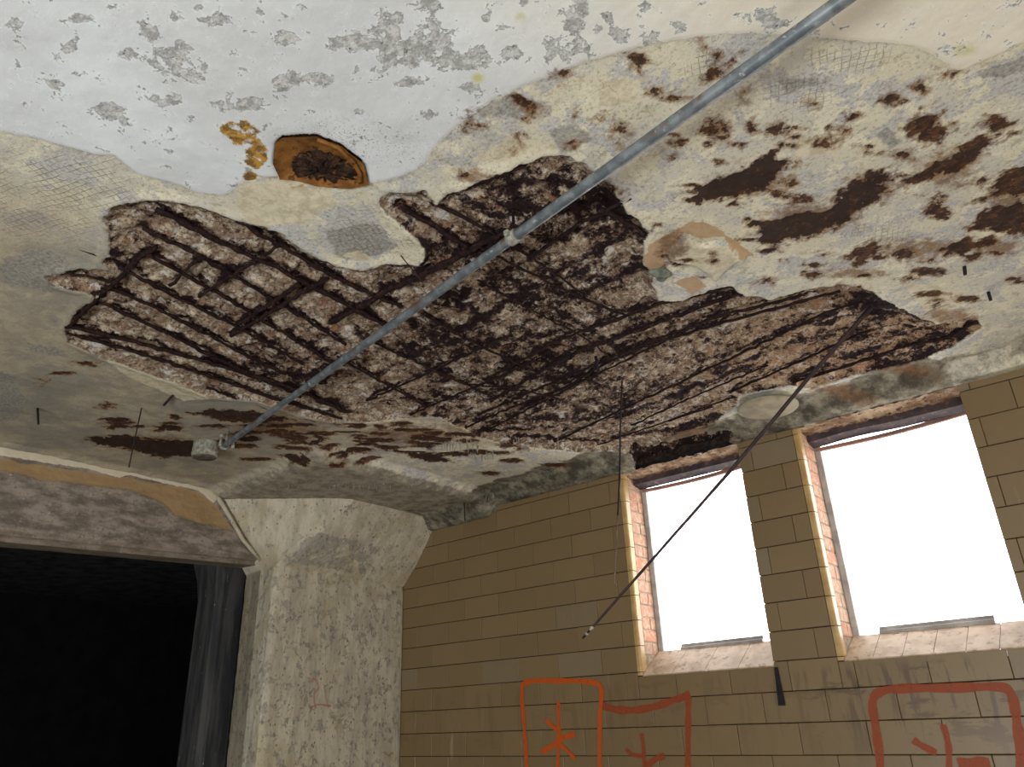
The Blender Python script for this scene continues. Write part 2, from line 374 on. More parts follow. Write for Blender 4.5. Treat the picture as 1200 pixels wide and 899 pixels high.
M_col = mat_column()
def mat_beam():
    m = N('beam_plaster', .88, .15)
    sv = m.scalev((1, .35, 1)); n = m.noise(16, 6, .68, vec=sv); n2 = m.noise(44, 5, .7, off=2)
    c = m.mix(m.ramp(n, .38, .62), srgb(156, 143, 130), srgb(110, 100, 90))
    c = m.mix(m.ramp(n2, .55, .66, 0, .6), c, srgb(92, 82, 72))
    c = m.mix(m.ramp(m.noise(30, 5, .7, off=6), .62, .68, 0, .6), c, srgb(186, 174, 156))
    t = m.ramp(m.math('ADD', m.attr('tan'), m.math('MULTIPLY', m.math('SUBTRACT', n2, .5), .2)), .47, .54)
    c = m.mix(t, c, m.mix(m.ramp(n, .3, .7), srgb(166, 138, 100), srgb(150, 124, 90)))
    wt = m.ramp(m.math('ADD', m.attr('white'), m.math('MULTIPLY', m.math('SUBTRACT', n2, .5), .3)), .46, .54)
    c = m.mix(wt, c, srgb(208, 196, 172))
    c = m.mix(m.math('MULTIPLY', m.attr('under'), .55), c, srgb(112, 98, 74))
    m.color(c); m.bump(m.math('ADD', n2, n), .7, .006); return m.m
M_beam = mat_beam()

# ------------------------------------------------------------------ ceiling data (spots of the photo put on the ceiling plane)
HC = 1.5
PAINT = [(-300, 120), (0, 152), (30, 158), (60, 166), (85, 172), (110, 180), (135, 182), (165, 205), (200, 213), (232, 226), (262, 228), (276, 222),
         (290, 205), (330, 206), (352, 208), (375, 213), (408, 216), (432, 214), (455, 210), (487, 200), (505, 180), (520, 164), (545, 140), (575, 118), (610, 100), (640, 90), (670, 78),
         (715, 62), (760, 52), (800, 45), (850, 39), (910, 40), (945, 43), (1000, 47), (1060, 51), (1095, 62), (1115, 80), (1126, 84),
         (1150, 72), (1200, 48), (1400, -40), (1300, -600), (-100, -420)]
CAV = [(75, 385), (90, 365), (108, 352), (137, 323), (122, 310), (127, 300), (127, 273), (119, 253), (133, 243), (173, 237), (233, 243), (277, 258), (330, 275), (372, 305),
       (393, 313), (420, 316), (450, 308), (492, 312), (498, 292), (480, 272), (458, 252), (446, 236), (456, 222), (480, 226), (500, 222), (512, 240), (520, 228), (553, 217),
       (600, 199), (633, 184), (667, 181), (683, 190), (712, 216), (730, 238), (750, 255), (761, 272), (752, 285), (755, 310), (763, 325),
       (770, 352), (800, 352), (830, 340), (857, 333), (874, 345), (905, 352), (947, 337), (997, 333), (1030, 346), (1067, 366), (1098, 380), (1148, 371), (1152, 382), (1117, 406), (1077, 422),
       (1000, 440), (950, 455), (925, 452), (890, 458), (867, 463), (855, 482), (835, 496), (800, 505), (762, 520), (735, 528), (675, 530), (612, 523), (562, 513), (545, 505), (515, 488), (470, 490),
       (433, 494), (383, 494), (343, 484), (300, 470), (247, 466), (213, 452), (165, 434), (120, 419), (78, 400)]
CAV_L = [(60, 318), (45, 322), (62, 335), (100, 342), (112, 352), (137, 323), (120, 316)]
BARS = [  # (points, radius, is_bar)
 ([(183, 246), (250, 280), (330, 318), (400, 354), (455, 384)], 9.5), ([(277, 260), (333, 292), (400, 331), (470, 362)], 7.5),
 ([(167, 270), (235, 302), (330, 358), (405, 404)], 7), ([(173, 300), (255, 345), (320, 385), (395, 430)], 7), ([(140, 313), (200, 345), (270, 380), (356, 427)], 7),
 ([(123, 337), (190, 365), (270, 408), (335, 441)], 7), ([(110, 353), (180, 383), (260, 424), (352, 467)], 7.5), ([(77, 382), (150, 400), (235, 423), (330, 452), (405, 482)], 9),
 ([(77, 391), (160, 414), (240, 440), (320, 468), (400, 492)], 8), ([(78, 290), (108, 298), (137, 309)], 4), ([(67, 318), (100, 324), (143, 335)], 5),
 ([(243, 456), (310, 478), (380, 497)], 6),
 ([(270, 396), (330, 358), (385, 326)], 7.5), ([(276, 384), (315, 358), (352, 335)], 7.5), ([(200, 335), (218, 318), (240, 303)], 6.5), ([(234, 347), (268, 326), (301, 307)], 7), ([(308, 300), (330, 288)], 5),
 ([(78, 384), (110, 353), (141, 326), (158, 308), (182, 292)], 9),
 ([(388, 380), (450, 345), (520, 310), (592, 273)], 11), ([(467, 243), (510, 268), (552, 294)], 9), ([(508, 240), (545, 256), (580, 275)], 6), ([(512, 232), (560, 216), (615, 196)], 6),
 ([(600, 287), (640, 315), (682, 345)], 5), ([(545, 452), (600, 455), (660, 470)], 4),
 ([(560, 330), (620, 362), (690, 400), (720, 425)], 4), ([(440, 403), (500, 430), (570, 462)], 5), ([(500, 372), (560, 405), (640, 442)], 5), ([(395, 420), (440, 445), (500, 478)], 5),
 ([(570, 446), (655, 400), (768, 359), (862, 336)], 6.5), ([(575, 470), (668, 416), (760, 383), (868, 344)], 8), ([(560, 488), (640, 452), (752, 407), (845, 371), (940, 348)], 6.5),
 ([(610, 482), (668, 452), (735, 414), (850, 378), (985, 341)], 6), ([(650, 520), (735, 478), (850, 424), (965, 368), (1012, 354)], 6), ([(855, 461), (920, 432), (972, 408), (1022, 386)], 6),
 ([(930, 450), (990, 430), (1060, 408), (1112, 396), (1148, 376)], 7.5), ([(790, 492), (850, 470), (905, 455)], 4), ([(700, 245), (735, 262), (756, 275)], 8), ([(620, 305), (680, 262), (740, 232)], 6),
 ([(480, 488), (560, 452), (640, 418)], 5.5), ([(570, 506), (680, 448), (800, 392)], 5), ([(740, 500), (820, 462), (900, 430)], 5), ([(430, 470), (520, 430), (600, 392)], 5), ([(560, 290), (640, 330), (735, 372)], 5), ([(545, 502), (620, 470), (700, 442)], 5), ([(700, 522), (770, 498), (835, 478)], 5),
]
RUST = [  # polygons
 ([(805, 236), (830, 218), (862, 203), (905, 185), (928, 190), (905, 216), (862, 233), (815, 243)], 1.0),
 ([(875, 263), (920, 250), (962, 246), (985, 233), (1005, 212), (1030, 197), (1050, 205), (1035, 225), (1012, 244), (1003, 260), (962, 275), (918, 284), (902, 292), (888, 278)], .9),
 ([(1060, 212), (1085, 197), (1115, 190), (1126, 176), (1145, 160), (1176, 155), (1172, 165), (1146, 180), (1130, 195), (1102, 202), (1085, 210)], .7),
 ([(1055, 155), (1062, 140), (1078, 129), (1092, 128), (1098, 142), (1105, 152), (1106, 166), (1090, 170), (1077, 162)], .3),
 ([(1150, 236), (1165, 217), (1185, 202), (1215, 196), (1215, 226), (1172, 232)], .6), ([(1138, 268), (1150, 255), (1180, 244), (1215, 245), (1215, 276), (1175, 271)], .7),
 ([(985, 302), (1000, 291), (1025, 282), (1042, 288), (1027, 300), (1006, 309)], .4), ([(1105, 291), (1130, 280), (1168, 278), (1160, 288), (1135, 301), (1110, 300)], .6),
 ([(604, 114), (617, 117), (634, 130), (622, 137), (612, 128)], .6), ([(100, 513), (140, 511), (200, 516), (238, 520), (236, 536), (190, 536), (150, 527), (110, 521)], 1.0),
 ([(222, 484), (262, 478), (300, 484), (345, 492), (300, 497), (262, 495)], .9), 
 ([(460, 528), (500, 530), (535, 542), (500, 541)], .8), ([(740, 522), (790, 512), (855, 500), (862, 512), (850, 530), (800, 545), (742, 545)], 1.0),  # second polygon colours the dark hollow over the first window
 ([(820, 36+10), (812, 44), (836, 60), (834, 66), (824, 55)], .1), ([(742, 66), (750, 66), (752, 85), (747, 86)], .1), ([(836, 78), (852, 70), (876, 55), (860, 72), (838, 84)], .0),
]
SPOTS = [(841, 152, 15, 10, .1), (880, 150, 10, 6, .1), (906, 152, 9, 6, .3), (967, 166, 14, 6, .4), (984, 154, 9, 7, .1), (999, 138, 6, 4, .1), (1046, 117, 13, 6, .3), (1113, 88, 10, 7, .7), (1078, 104, 6, 4, .3),
 (953, 123, 5, 4, .3), (876, 116, 5, 4, .2), (843, 66, 6, 5, .1), (839, 89, 6, 5, .1), (549, 143, 5, 5, .3), (564, 148, 7, 5, .2), (660, 88, 5, 4, .4), (768, 106, 6, 3, .1), (608, 168, 4, 5, .3), (675, 128, 4, 3, .3),
 (698, 137, 5, 3, .3), (726, 154, 4, 6, .4), (788, 116, 12, 2.5, .1), (935, 233, 15, 5, .2), (911, 228, 8, 6, .2), (1058, 182, 8, 5, .4), (1117, 146, 7, 4, .3), (1168, 145, 19, 9, .4), (1100, 248, 16, 8, .5), (1060, 298, 14, 6, .6),
 (1098, 355, 6, 4, .3), (1135, 350, 16, 4, .4), (1090, 318, 20, 5, .5), (1175, 250, 18, 8, .8), (100, 427, 10, 3, .3), (46, 448, 5, 3, .5), (125, 475, 10, 3, .2), (70, 438, 14, 2, .3), (205, 490, 7, 3, .7), (135, 492, 18, 2.5, .8),
 (545, 205, 6, 4, .1), (672, 172, 5, 4, .1), (714, 225, 10, 5, .1), (925, 232, 10, 4, .1), (1028, 180, 8, 3, .4), (1195, 330, 10, 3, .3), (1140, 300, 14, 5, .5), (1090, 345, 20, 4, .3), (780, 300, 9, 5, .0), (510, 480+28, 10, 3, .3),
 (430, 520, 12, 3, .3), (490, 512, 10, 3, .5), (470, 497, 14, 3, .4), (395, 535, 10, 2, .4), (330, 500, 18, 3, .5), (350, 515, 14, 3, .4), (290, 515, 16, 3, .9), (575, 555, 12, 3, .5), (560, 530, 16, 3, .4), (600, 540, 14, 3, .4), (650, 545, 16, 3, .5)]
FLAKES = [(410, 50, 30, 10), (600, 60, 14, 8), (725, 40, 14, 8), (585, 30, 10, 6), (250, 20, 20, 8), (330, 45, 16, 8), (100, 20, 16, 6), (455, 38, 20, 26), (470, 65, 30, 20), (500, 50, 30, 22), (530, 68, 26, 12), (560, 65, 14, 12), (445, 85, 12, 10), (555, 100, 15, 7), (505, 5, 14, 10), (613, 3, 8, 8), (675, 15, 16, 24), (665, 55, 16, 14), (690, 60, 10, 10), (645, 62, 8, 16),
 (765, 48, 18, 10), (795, 28, 10, 10), (710, 17, 8, 6), (505, 133, 8, 7), (570, 22, 6, 6), (700, 33, 6, 5), (200, 62, 26, 20), (225, 85, 22, 14), (178, 40, 16, 12), (130, 130, 22, 9), (150, 142, 14, 6), (280, 122, 28, 10), (332, 92, 18, 12), (375, 92, 20, 8),
 (20, 24, 12, 8), (80, 55, 12, 6), (65, 98, 10, 5), (1170+20, 60, 20, 10), (895, 14, 12, 8), (905, 25, 14, 6), (305, 12, 6, 5), (232, 8, 10, 5), (150, 60, 12, 8), (195, 118, 20, 8), (490, 95, 20, 8), (755, 5, 12, 6), (773, 12, 8, 5), (420, 130, 8, 5)]
STAINS = [(880, 215, 95, 34), (950, 255, 110, 40), (1020, 220, 60, 40), (1110, 200, 70, 50), (1180, 230, 50, 50), (1080, 290, 110, 22), (1170, 290, 60, 20), (620, 125, 22, 14), (1085, 148, 34, 26), (790, 285, 40, 28), (735, 330, 30, 26), (150, 300, 26, 16), (330, 500, 110, 20),
 (180, 520, 100, 20), (480, 510, 120, 26), (560, 208, 50, 14), (1110, 370, 70, 18), (700, 215, 30, 18), (580, 500, 140, 30), (800, 500, 60, 30), (80, 325, 30, 10), (1000, 320, 80, 14), (845, 152, 26, 16), (985, 455, 90, 10), (1050, 430, 90, 12)]
HATCH = [(995, 63, 60, 26), (445, 270, 62, 40), (1030, 280, 50, 26), (60, 230, 130, 60), (820, 75, 30, 20), (940, 110, 60, 25)]

x0, x1, y0, y1, st = -4.70, 0.42, 0.12, 4.02, 0.0072
nx = int((x1 - x0) / st); ny = int((y1 - y0) / st)
gx = np.linspace(x0, x1, nx); gy = np.linspace(y0, y1, ny)
X, Y = np.meshgrid(gx, gy)
def ell(px, py, a, b):
    """normalised ellipse field (1 at centre, 0 at rim, negative outside) of a spot measured in the photo"""
    c = at('z', HC, px, py); u = (at('z', HC, px + a, py) - at('z', HC, px - a, py)) / 2; v = (at('z', HC, px, py + b) - at('z', HC, px, py - b)) / 2
    D = u.x * v.y - u.y * v.x
    dx, dy = X - c.x, Y - c.y
    s = (dx * v.y - dy * v.x) / D; t = (u.x * dy - u.y * dx) / D
    return 1 - np.sqrt(s * s + t * t)
n_a = fbm(X, Y, 7, 5, 1); n_b = fbm(X, Y, 18, 4, 2, .6); n_c = fbm(X, Y, 40, 3, 3, .7)
edge = n_a * .05 + n_b * .03 + n_c * .012
A = {}
paint = sdf(X, Y, cxy(PAINT)) + n_b * .02 + n_c * .008
A['paint'] = np.clip(.5 + paint / .1, 0, 1)
cav_sd = np.maximum(sdf(X, Y, cxy(CAV)), sdf(X, Y, cxy(CAV_L))) + edge * .8
CAV_W = [(738, 524), (790, 512), (850, 497), (864, 506), (866, 530), (800, 546), (740, 557)]
cavw = sdf(X, Y, cxy(CAV_W)) + n_a * .05 + n_b * .07 + n_c * .04
cav_sd = np.maximum(cav_sd, cavw)
A['cav'] = np.clip(.5 + cav_sd / .12, 0, 1)
rust = np.full(X.shape, -1.0); rdark = np.zeros(X.shape)
for poly, dkk in RUST:
    s = sdf(X, Y, cxy(poly)) + n_a * .05 + n_b * .09 + n_c * .06
    rust = np.maximum(rust, s); rdark = np.where(s > -.02, np.maximum(rdark, dkk), rdark)
R2 = random.Random(5)
for _ in range(95):
    u_ = R2.random(); px = 110 + 500 * u_; py = R2.uniform(492, 540) if px < 330 else R2.uniform(497, 538)
    if px < 260: py = R2.uniform(495, 530)
    SPOTS.append((px, py, R2.uniform(5, 22), R2.uniform(1.2, 3.2), R2.uniform(.2, 1)))
for _ in range(60):
    px = R2.uniform(760, 1195); py = R2.uniform(150, 360)
    if py > 380 - (px - 700) * .1: continue
    SPOTS.append((px, py, R2.uniform(3, 12), R2.uniform(1.2, 4), R2.uniform(0, .7)))
for px, py, a, b, dkk in SPOTS:
    sz = (at('z', HC, px + a, py) - at('z', HC, px - a, py)).length / 2
    s = ell(px, py, a, b) * sz * .8 + n_b * .05 + n_c * .05 - .003
    rust = np.maximum(rust, s); rdark = np.where(s > -.01, np.maximum(rdark, dkk), rdark)
A['rust'] = np.clip(.5 + rust / .085, 0, 1); A['rdark'] = rdark
fl = np.full(X.shape, -1.0)
for px, py, a, b in FLAKES: fl = np.maximum(fl, ell(px, py, a, b))
flm = np.clip(fl * 1.1 + .45 + n_b * .8, 0, 1.05); A['flake'] = flm
stn = np.zeros(X.shape)
for px, py, a, b in STAINS: stn = np.maximum(stn, np.clip(ell(px, py, a, b) * 1.3, 0, 1))
A['stain'] = stn
hat = np.zeros(X.shape)
for px, py, a, b in HATCH: hat = np.maximum(hat, np.clip(ell(px, py, a, b) * 2.5, 0, 1))
A['hatch'] = hat
oc = np.zeros(X.shape)
for px, py, a, b in [(285, 155, 28, 22), (300, 180, 22, 30), (270, 150, 18, 14), (350, 190, 40, 42), (292, 205, 14, 10)]: oc = np.maximum(oc, np.clip(ell(px, py, a, b) * 1.3, 0, .62))
for px, py, a, b in [(800, 285, 28, 12), (770, 295, 16, 12), (790, 262, 20, 8), (350, 560, 4, 3)]: oc = np.maximum(oc, np.clip(ell(px, py, a, b) * .45, 0, .4))
A['ochre'] = oc
ye = np.zeros(X.shape)
for px, py, a, b in [(610, 20, 8, 8), (1128, 58, 20, 10), (606, 108, 8, 6), (560, 90, 10, 8)]: ye = np.maximum(ye, np.clip(ell(px, py, a, b) * 1.5, 0, 1))
A['yellow'] = ye
A['warm'] = sm(-1.1, -.2, X)  # white paint turns creamier rightward: warm light put into its colour
A['warm2'] = sm(-1.9, -.9, X) * sm(2.4, 3.4, Y)
CREAM = [[(278, 216), (330, 212), (352, 216), (390, 220), (394, 240), (350, 264), (300, 264), (275, 240)], [(118, 417), (165, 432), (213, 450), (249, 466), (215, 470), (150, 442)], [(402, 300), (430, 306), (452, 307), (420, 294)],
         [(425, 488), (470, 490), (540, 497), (592, 518), (560, 528), (500, 507), (430, 503)], [(1058, 330), (1090, 332), (1135, 345), (1110, 378), (1082, 362)], [(782, 300), (791, 286), (803, 279), (818, 286), (845, 283), (860, 291), (874, 300), (860, 304), (848, 314), (836, 328), (826, 317), (812, 307), (794, 305)],
         [(700, 95), (760, 90), (742, 120), (700, 125)], [(545, 190), (600, 160), (650, 172), (600, 190)], [(930, 165), (1000, 150), (980, 180), (930, 190)]]
GREY = [[(378, 268), (440, 260), (472, 290), (430, 306), (388, 302)], [(640, 150), (680, 144), (702, 165), (660, 182)], [(665, 203), (700, 194), (722, 210), (692, 224)], [(1138, 90), (1160, 78), (1215, 60), (1215, 84), (1165, 95)], [(-30, 418), (15, 438), (34, 470), (25, 492), (-30, 504)],
        [(28, 398), (80, 410), (70, 420), (35, 414)], [(560, 120), (600, 110), (640, 125), (600, 140), (560, 135)], [(1040, 150), (1062, 165), (1040, 180), (1025, 160)], [(900, 90), (960, 85), (980, 100), (920, 115)], [(0, 300), (60, 290), (100, 320), (60, 345), (0, 330)]]
TANP = [[(752, 308), (762, 286), (790, 268), (812, 258), (840, 268), (868, 284), (884, 300), (866, 300), (845, 278), (818, 280), (802, 272), (784, 290), (778, 318), (765, 325)], [(790, 330), (812, 322), (828, 336), (810, 346)]]
for nm_, L_ in (('cream', CREAM), ('greyp', GREY), ('tanp', TANP)):
    v_ = np.full(X.shape, -1.0)
    for q_ in L_: v_ = np.maximum(v_, sdf(X, Y, cxy(q_)))
    A[nm_] = np.clip(.5 + (v_ + n_b * .02) / .06, 0, 1)
A['speck'] = np.clip(np.maximum(ell(400, 165, 90, 40), ell(470, 170, 60, 40) * .6) * 1.4, 0, 1)
A['brownish'] = np.clip(sm(.3, -.2, ell(330, 330, 420, 230)) * 0 + sm(-1.9, -2.7, X) * sm(3.1, 2.2, Y), 0, 1)  # browner left plaster: own tone plus shade put into the colour
# structural relief: drop panel over the column and the cement fillet along the wall
dpx = sm(-3.44, -3.60, X + n_b * .05); dpy = sm(2.42, 2.56, Y + n_b * .05)
drop = dpx * dpy
fil = sm(3.80, 3.99, Y + n_b * .04)
fill_r = sm(-.56, -.50, X)
fil = fil * (1 - fill_r) + fill_r * sm(3.90, 3.945, Y)
wf = sm(-4.60, -4.69, X + n_b * .04) * (1 - drop)
A['fillet'] = sm(3.62, 3.86, Y + n_a * .2) * (1 - fill_r * .8)
A['cement'] = (cavw < .005) * np.clip(np.maximum(drop * .95, np.maximum(sm(3.60, 3.86, Y + n_a * .25) * .85, 0)) - fill_r * .35, 0, 1)
z = np.full(X.shape, HC)
z += n_a * .010 + n_b * .003
z -= drop * .065 + fil * .09 + wf * .02
pmask = sm(-.004, .004, paint); z -= pmask * .004
z += sm(.5, .9, flm) * pmask * (n_c * .004)
cm = sm(-.006, .05, cav_sd)
lump = fbm(X, Y, 20, 4, 5, .7)
z += cm * (.022 + lump * .050 + n_c * .012)
z += sm(-.01, .05, cavw) * .045
# lip of lifted plaster round the hole
z -= sm(-.05, -.006, cav_sd) * sm(.004, -.006, cav_sd) * .006
z += sm(.40, .80, A['rust']) * (.002 + rdark * .005 + n_c * .004) * (1 - cm)
# cream plaster slab hanging beside the hole
slab = sdf(X, Y, cxy([(780, 300), (790, 285), (802, 278), (818, 285), (845, 282), (862, 290), (876, 300), (862, 305), (850, 315), (838, 330), (826, 318), (812, 308), (792, 306)])) + n_c * .01
z -= sm(0, .008, slab) * .018
A['paint'] = np.where(slab > 0, .2, A['paint'])
# rusty recess
hc = at('z', HC, 374, 187)
HOLE = [(325, 165), (332, 159), (370, 157), (398, 168), (424, 188), (430, 212), (408, 217), (372, 214), (350, 208), (330, 206), (322, 188)]
hsd = sdf(X, Y, cxy(HOLE)) + n_c * .008
z += sm(-.006, .012, hsd) * .028
A['rust'] = np.where(hsd > .002, 1, A['rust'])
A['paint'] = np.where(hsd > .002, 0, A['paint']); A['rdark'] = np.where(hsd > -.008, 0, A['rdark'])
# dark tones of the concrete: bar stain, further bands, zones and edge
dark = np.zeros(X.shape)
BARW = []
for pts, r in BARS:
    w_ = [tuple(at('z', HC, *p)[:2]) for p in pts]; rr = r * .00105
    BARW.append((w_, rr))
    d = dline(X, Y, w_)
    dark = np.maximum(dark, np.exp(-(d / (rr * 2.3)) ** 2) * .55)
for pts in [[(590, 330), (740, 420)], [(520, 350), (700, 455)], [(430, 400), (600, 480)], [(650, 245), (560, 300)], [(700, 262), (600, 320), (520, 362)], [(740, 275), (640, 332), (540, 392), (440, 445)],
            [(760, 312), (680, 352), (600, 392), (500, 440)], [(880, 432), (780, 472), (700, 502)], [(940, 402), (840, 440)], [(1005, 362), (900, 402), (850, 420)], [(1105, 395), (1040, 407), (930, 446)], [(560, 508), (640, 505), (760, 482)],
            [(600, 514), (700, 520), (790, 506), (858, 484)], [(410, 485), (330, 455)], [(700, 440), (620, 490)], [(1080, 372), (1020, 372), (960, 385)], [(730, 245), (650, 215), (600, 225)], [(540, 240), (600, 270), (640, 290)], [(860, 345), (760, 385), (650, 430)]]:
    d = dline(X, Y, [tuple(at('z', HC, *p)[:2]) for p in pts]); dark = np.maximum(dark, np.exp(-(d / .032) ** 2) * .66)  # bands away from the bars; the lowest streak paints shade into the colour
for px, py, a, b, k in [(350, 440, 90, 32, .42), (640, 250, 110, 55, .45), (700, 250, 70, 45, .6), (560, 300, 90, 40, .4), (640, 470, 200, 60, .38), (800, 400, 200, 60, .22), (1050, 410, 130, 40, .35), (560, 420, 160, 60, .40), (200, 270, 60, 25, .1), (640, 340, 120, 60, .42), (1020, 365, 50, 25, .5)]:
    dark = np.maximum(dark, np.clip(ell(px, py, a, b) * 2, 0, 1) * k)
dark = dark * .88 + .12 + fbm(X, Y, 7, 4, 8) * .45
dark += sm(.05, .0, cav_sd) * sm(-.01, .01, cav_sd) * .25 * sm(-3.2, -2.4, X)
dark += sm(-.01, .01, cavw) * .6  # hollow over the first window darkened, its shade put into the colour
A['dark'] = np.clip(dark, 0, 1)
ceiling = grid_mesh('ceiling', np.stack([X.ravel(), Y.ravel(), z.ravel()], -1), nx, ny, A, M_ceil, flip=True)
tag(ceiling, 'decayed concrete ceiling with flaking white paint and exposed rusted bars', kind='structure')
# the rest of the slab beyond the dense part
M_ceil_plain = mat_plain('white_ceiling_paint', srgb(226, 226, 222), srgb(206, 205, 200), 4, .9, .12, .4, .004)
bm = bmesh.new()
bm_box(bm, -4.7, 3.2, -3.1, .12, 1.5, 1.62); bm_box(bm, -4.7, .42, .12, 4.02, 1.6, 1.62)
bmobj('slab', bm, M_ceil_plain, ceiling)
bm = bmesh.new(); bm_box(bm, .42, 3.2, .12, 4.02, 1.5, 1.62); bmobj('slab', bm, M_ceil, ceiling)

# ---- reinforcement bars: parts of the ceiling
for wpts, rr in BARW:
    pts = resample([(a, b, HC + .004 + random.uniform(-.004, .006)) for a, b in wpts], .028)
    pts = [p + Vector((random.gauss(0, .0025), random.gauss(0, .0025), random.gauss(0, .002))) for p in pts]
    tube('rebar', pts, [rr * random.uniform(.72, 1.25) for _ in pts], M_rebar, ceiling, 8, .2)
# round concrete pad at the head of the pier
bm = bmesh.new(); bmesh.ops.create_uvsphere(bm, u_segments=36, v_segments=18, radius=1)
for v in bm.verts:
    v.co.z = v.co.z * .035 if v.co.z < 0 else v.co.z * .02
    v.co = Vector((-1.34 + v.co.x * .155, 3.74 + v.co.y * .17, 1.468 + v.co.z))
bmobj('concrete_pad', bm, M_pad, ceiling, True)
bm = bmesh.new(); bmesh.ops.create_icosphere(bm, subdivisions=3, radius=1)
lc = at('z', 1.49, 775, 321)
for v in bm.verts:
    k = 1 + .3 * math.sin(v.co.x * 3 + 1) * math.cos(v.co.y * 4); v.co = lc + Vector((v.co.x * .035 * k, v.co.y * .05 * k, v.co.z * .016))
bmobj('mortar_lump', bm, mat_plain('green_grey_mortar', srgb(132, 136, 120), srgb(86, 92, 82), 40, .9, .2, .8, .004), ceiling, True)
# lime drips hanging from the slab
def drips(name, areas, parent, zf, mat):
    bm = bmesh.new()
    for px, py, a, b, n, L in areas:
        for _ in range(n):
            p = at('z', zf, px + random.uniform(-a, a), py + random.uniform(-b, b)); l = L * random.uniform(.4, 1.3); r = random.uniform(.0012, .0028)
            bm_tube(bm, [p + Vector((0, 0, .012)), p + Vector((0, 0, -l * .5)), p + Vector((random.gauss(0, .001), 0, -l))], [r * 1.6, r, r * .3], 5)
    o = bmobj(name, bm, mat, parent, True); o['kind'] = 'stuff'; return o
drips('lime_drips', [(440, 567, 50, 2, 60, .03), (385, 569, 55, 2, 22, .028), (330, 572, 8, 2, 4, .02), (540, 521, 22, 4, 26, .035), (565, 535, 14, 4, 14, .03), (640, 520, 40, 6, 16, .02), (575, 585, 10, 6, 10, .02)], ceiling, 1.44, M_drip)

# ------------------------------------------------------------------ window wall
YW = 4.0; TH = .1435; TL = .3218; Z0 = .083
W1 = (-2.43, -1.65); W2 = (-1.295, -.50); WB, WT = .207, 1.405
wall = box('wall_back', (-4.9, 3.2, YW + .30, YW + .31, -1.6, -1.55), M_mortar)
bpy.data.objects.remove(wall)
bm = bmesh.new()
for b in [(-4.9, W1[0] - .02, -1.62, 1.6), (W1[1] + .02, W2[0] - .02, WB - .02, 1.42), (W2[1] + .02, 3.2, -1.62, 1.6), (W1[0] - .02, W2[1] + .02, -1.62, WB - .03), (W1[0] - .02, W2[1] + .02, 1.44, 1.6)]:
    bm_box(bm, b[0], b[1], YW + .008, YW + .26, b[2], b[3])
wall = bmobj('wall_back', bm, M_mortar); tag(wall, 'buff glazed tile wall with two small windows', kind='structure')
GAP = .0026
meshes = {}
def tile_mesh(Lx, Hz, key):
    if key in meshes: return meshes[key]
    bm = bmesh.new(); bm_box(bm, 0, Lx, 0, .03, 0, Hz)
    es = [e for e in bm.edges if all(v.co.y < .01 for v in e.verts)]
    bmesh.ops.bevel(bm, geom=es, offset=.0018, segments=1, affect='EDGES')
    me = bpy.data.meshes.new('tile'); bm.to_mesh(me); bm.free(); me.materials.append(M_tile); meshes[key] = me; return me
def add_tile(xa, xb, za, zb):
    g = GAP / 2; gz_ = .0021; Lx, Hz = xb - xa - 2 * g, zb - za - 2 * gz_
    if Lx < .015 or Hz < .012: return
    o = link('tile', tile_mesh(Lx, Hz, (round(Lx, 3), round(Hz, 3))), None, wall)
    o.location = (xa + g, YW + random.uniform(-.0008, .0012), za + gz_)
    o.rotation_euler = (random.gauss(0, .002), random.gauss(0, .0012), random.gauss(0, .0025))
stuff_bm = bmesh.new()
BN = .032   # bullnose width at the left jamb of each window
for r in range(-12, 10):
    za, zb = Z0 + TH * r, Z0 + TH * (r + 1)
    if zb > 1.45: zb = 1.44
    base = -3.347 if (r % 2 == 1) else -3.507
    xs = [base + TL * k for k in range(-4, 22)]
    for xa in xs:
        xb = xa + TL
        xa2, xb2 = max(xa, -4.60), min(xb, 3.0)
        if xb2 - xa2 < .03: continue
        segs = [(xa2, xb2)]
        if zb > WB + .03:
            for wa, wb in ((W1[0] - BN, W1[1]), (W2[0] - BN, W2[1])):
                ns = []
                for s0, s1 in segs:
                    if s1 <= wa or s0 >= wb: ns.append((s0, s1)); continue
                    if s0 < wa: ns.append((s0, wa))
                    if s1 > wb: ns.append((wb, s1))
                segs = ns
        z_lo, z_hi = za, zb
        for s0, s1 in segs:
            if s1 - s0 < .03: continue
            if r < -3 or s0 > .35 or (r >= -3 and r < -2):
                bm_box(stuff_bm, s0 + GAP / 2, s1 - GAP / 2, YW, YW + .03, z_lo + GAP / 2, z_hi - GAP / 2, .003)
            else:
                # course under the sills is cut short by them
                if r == 0 or False:
                    cuts = sorted({s0, s1} | {q for q in (W1[0] - BN, W1[1], W2[0] - BN, W2[1]) if s0 + .02 < q < s1 - .02})
                    for u0, u1 in zip(cuts, cuts[1:]):
                        mid = (u0 + u1) / 2; under_ = (W1[0] - BN < mid < W1[1]) or (W2[0] - BN < mid < W2[1])
                        add_tile(u0, u1, z_lo, WB - .002 if under_ else zb)
                else: add_tile(s0, s1, z_lo, z_hi)
o = bmobj('lower_tiles', stuff_bm, M_tile, wall); o['kind'] = 'stuff'

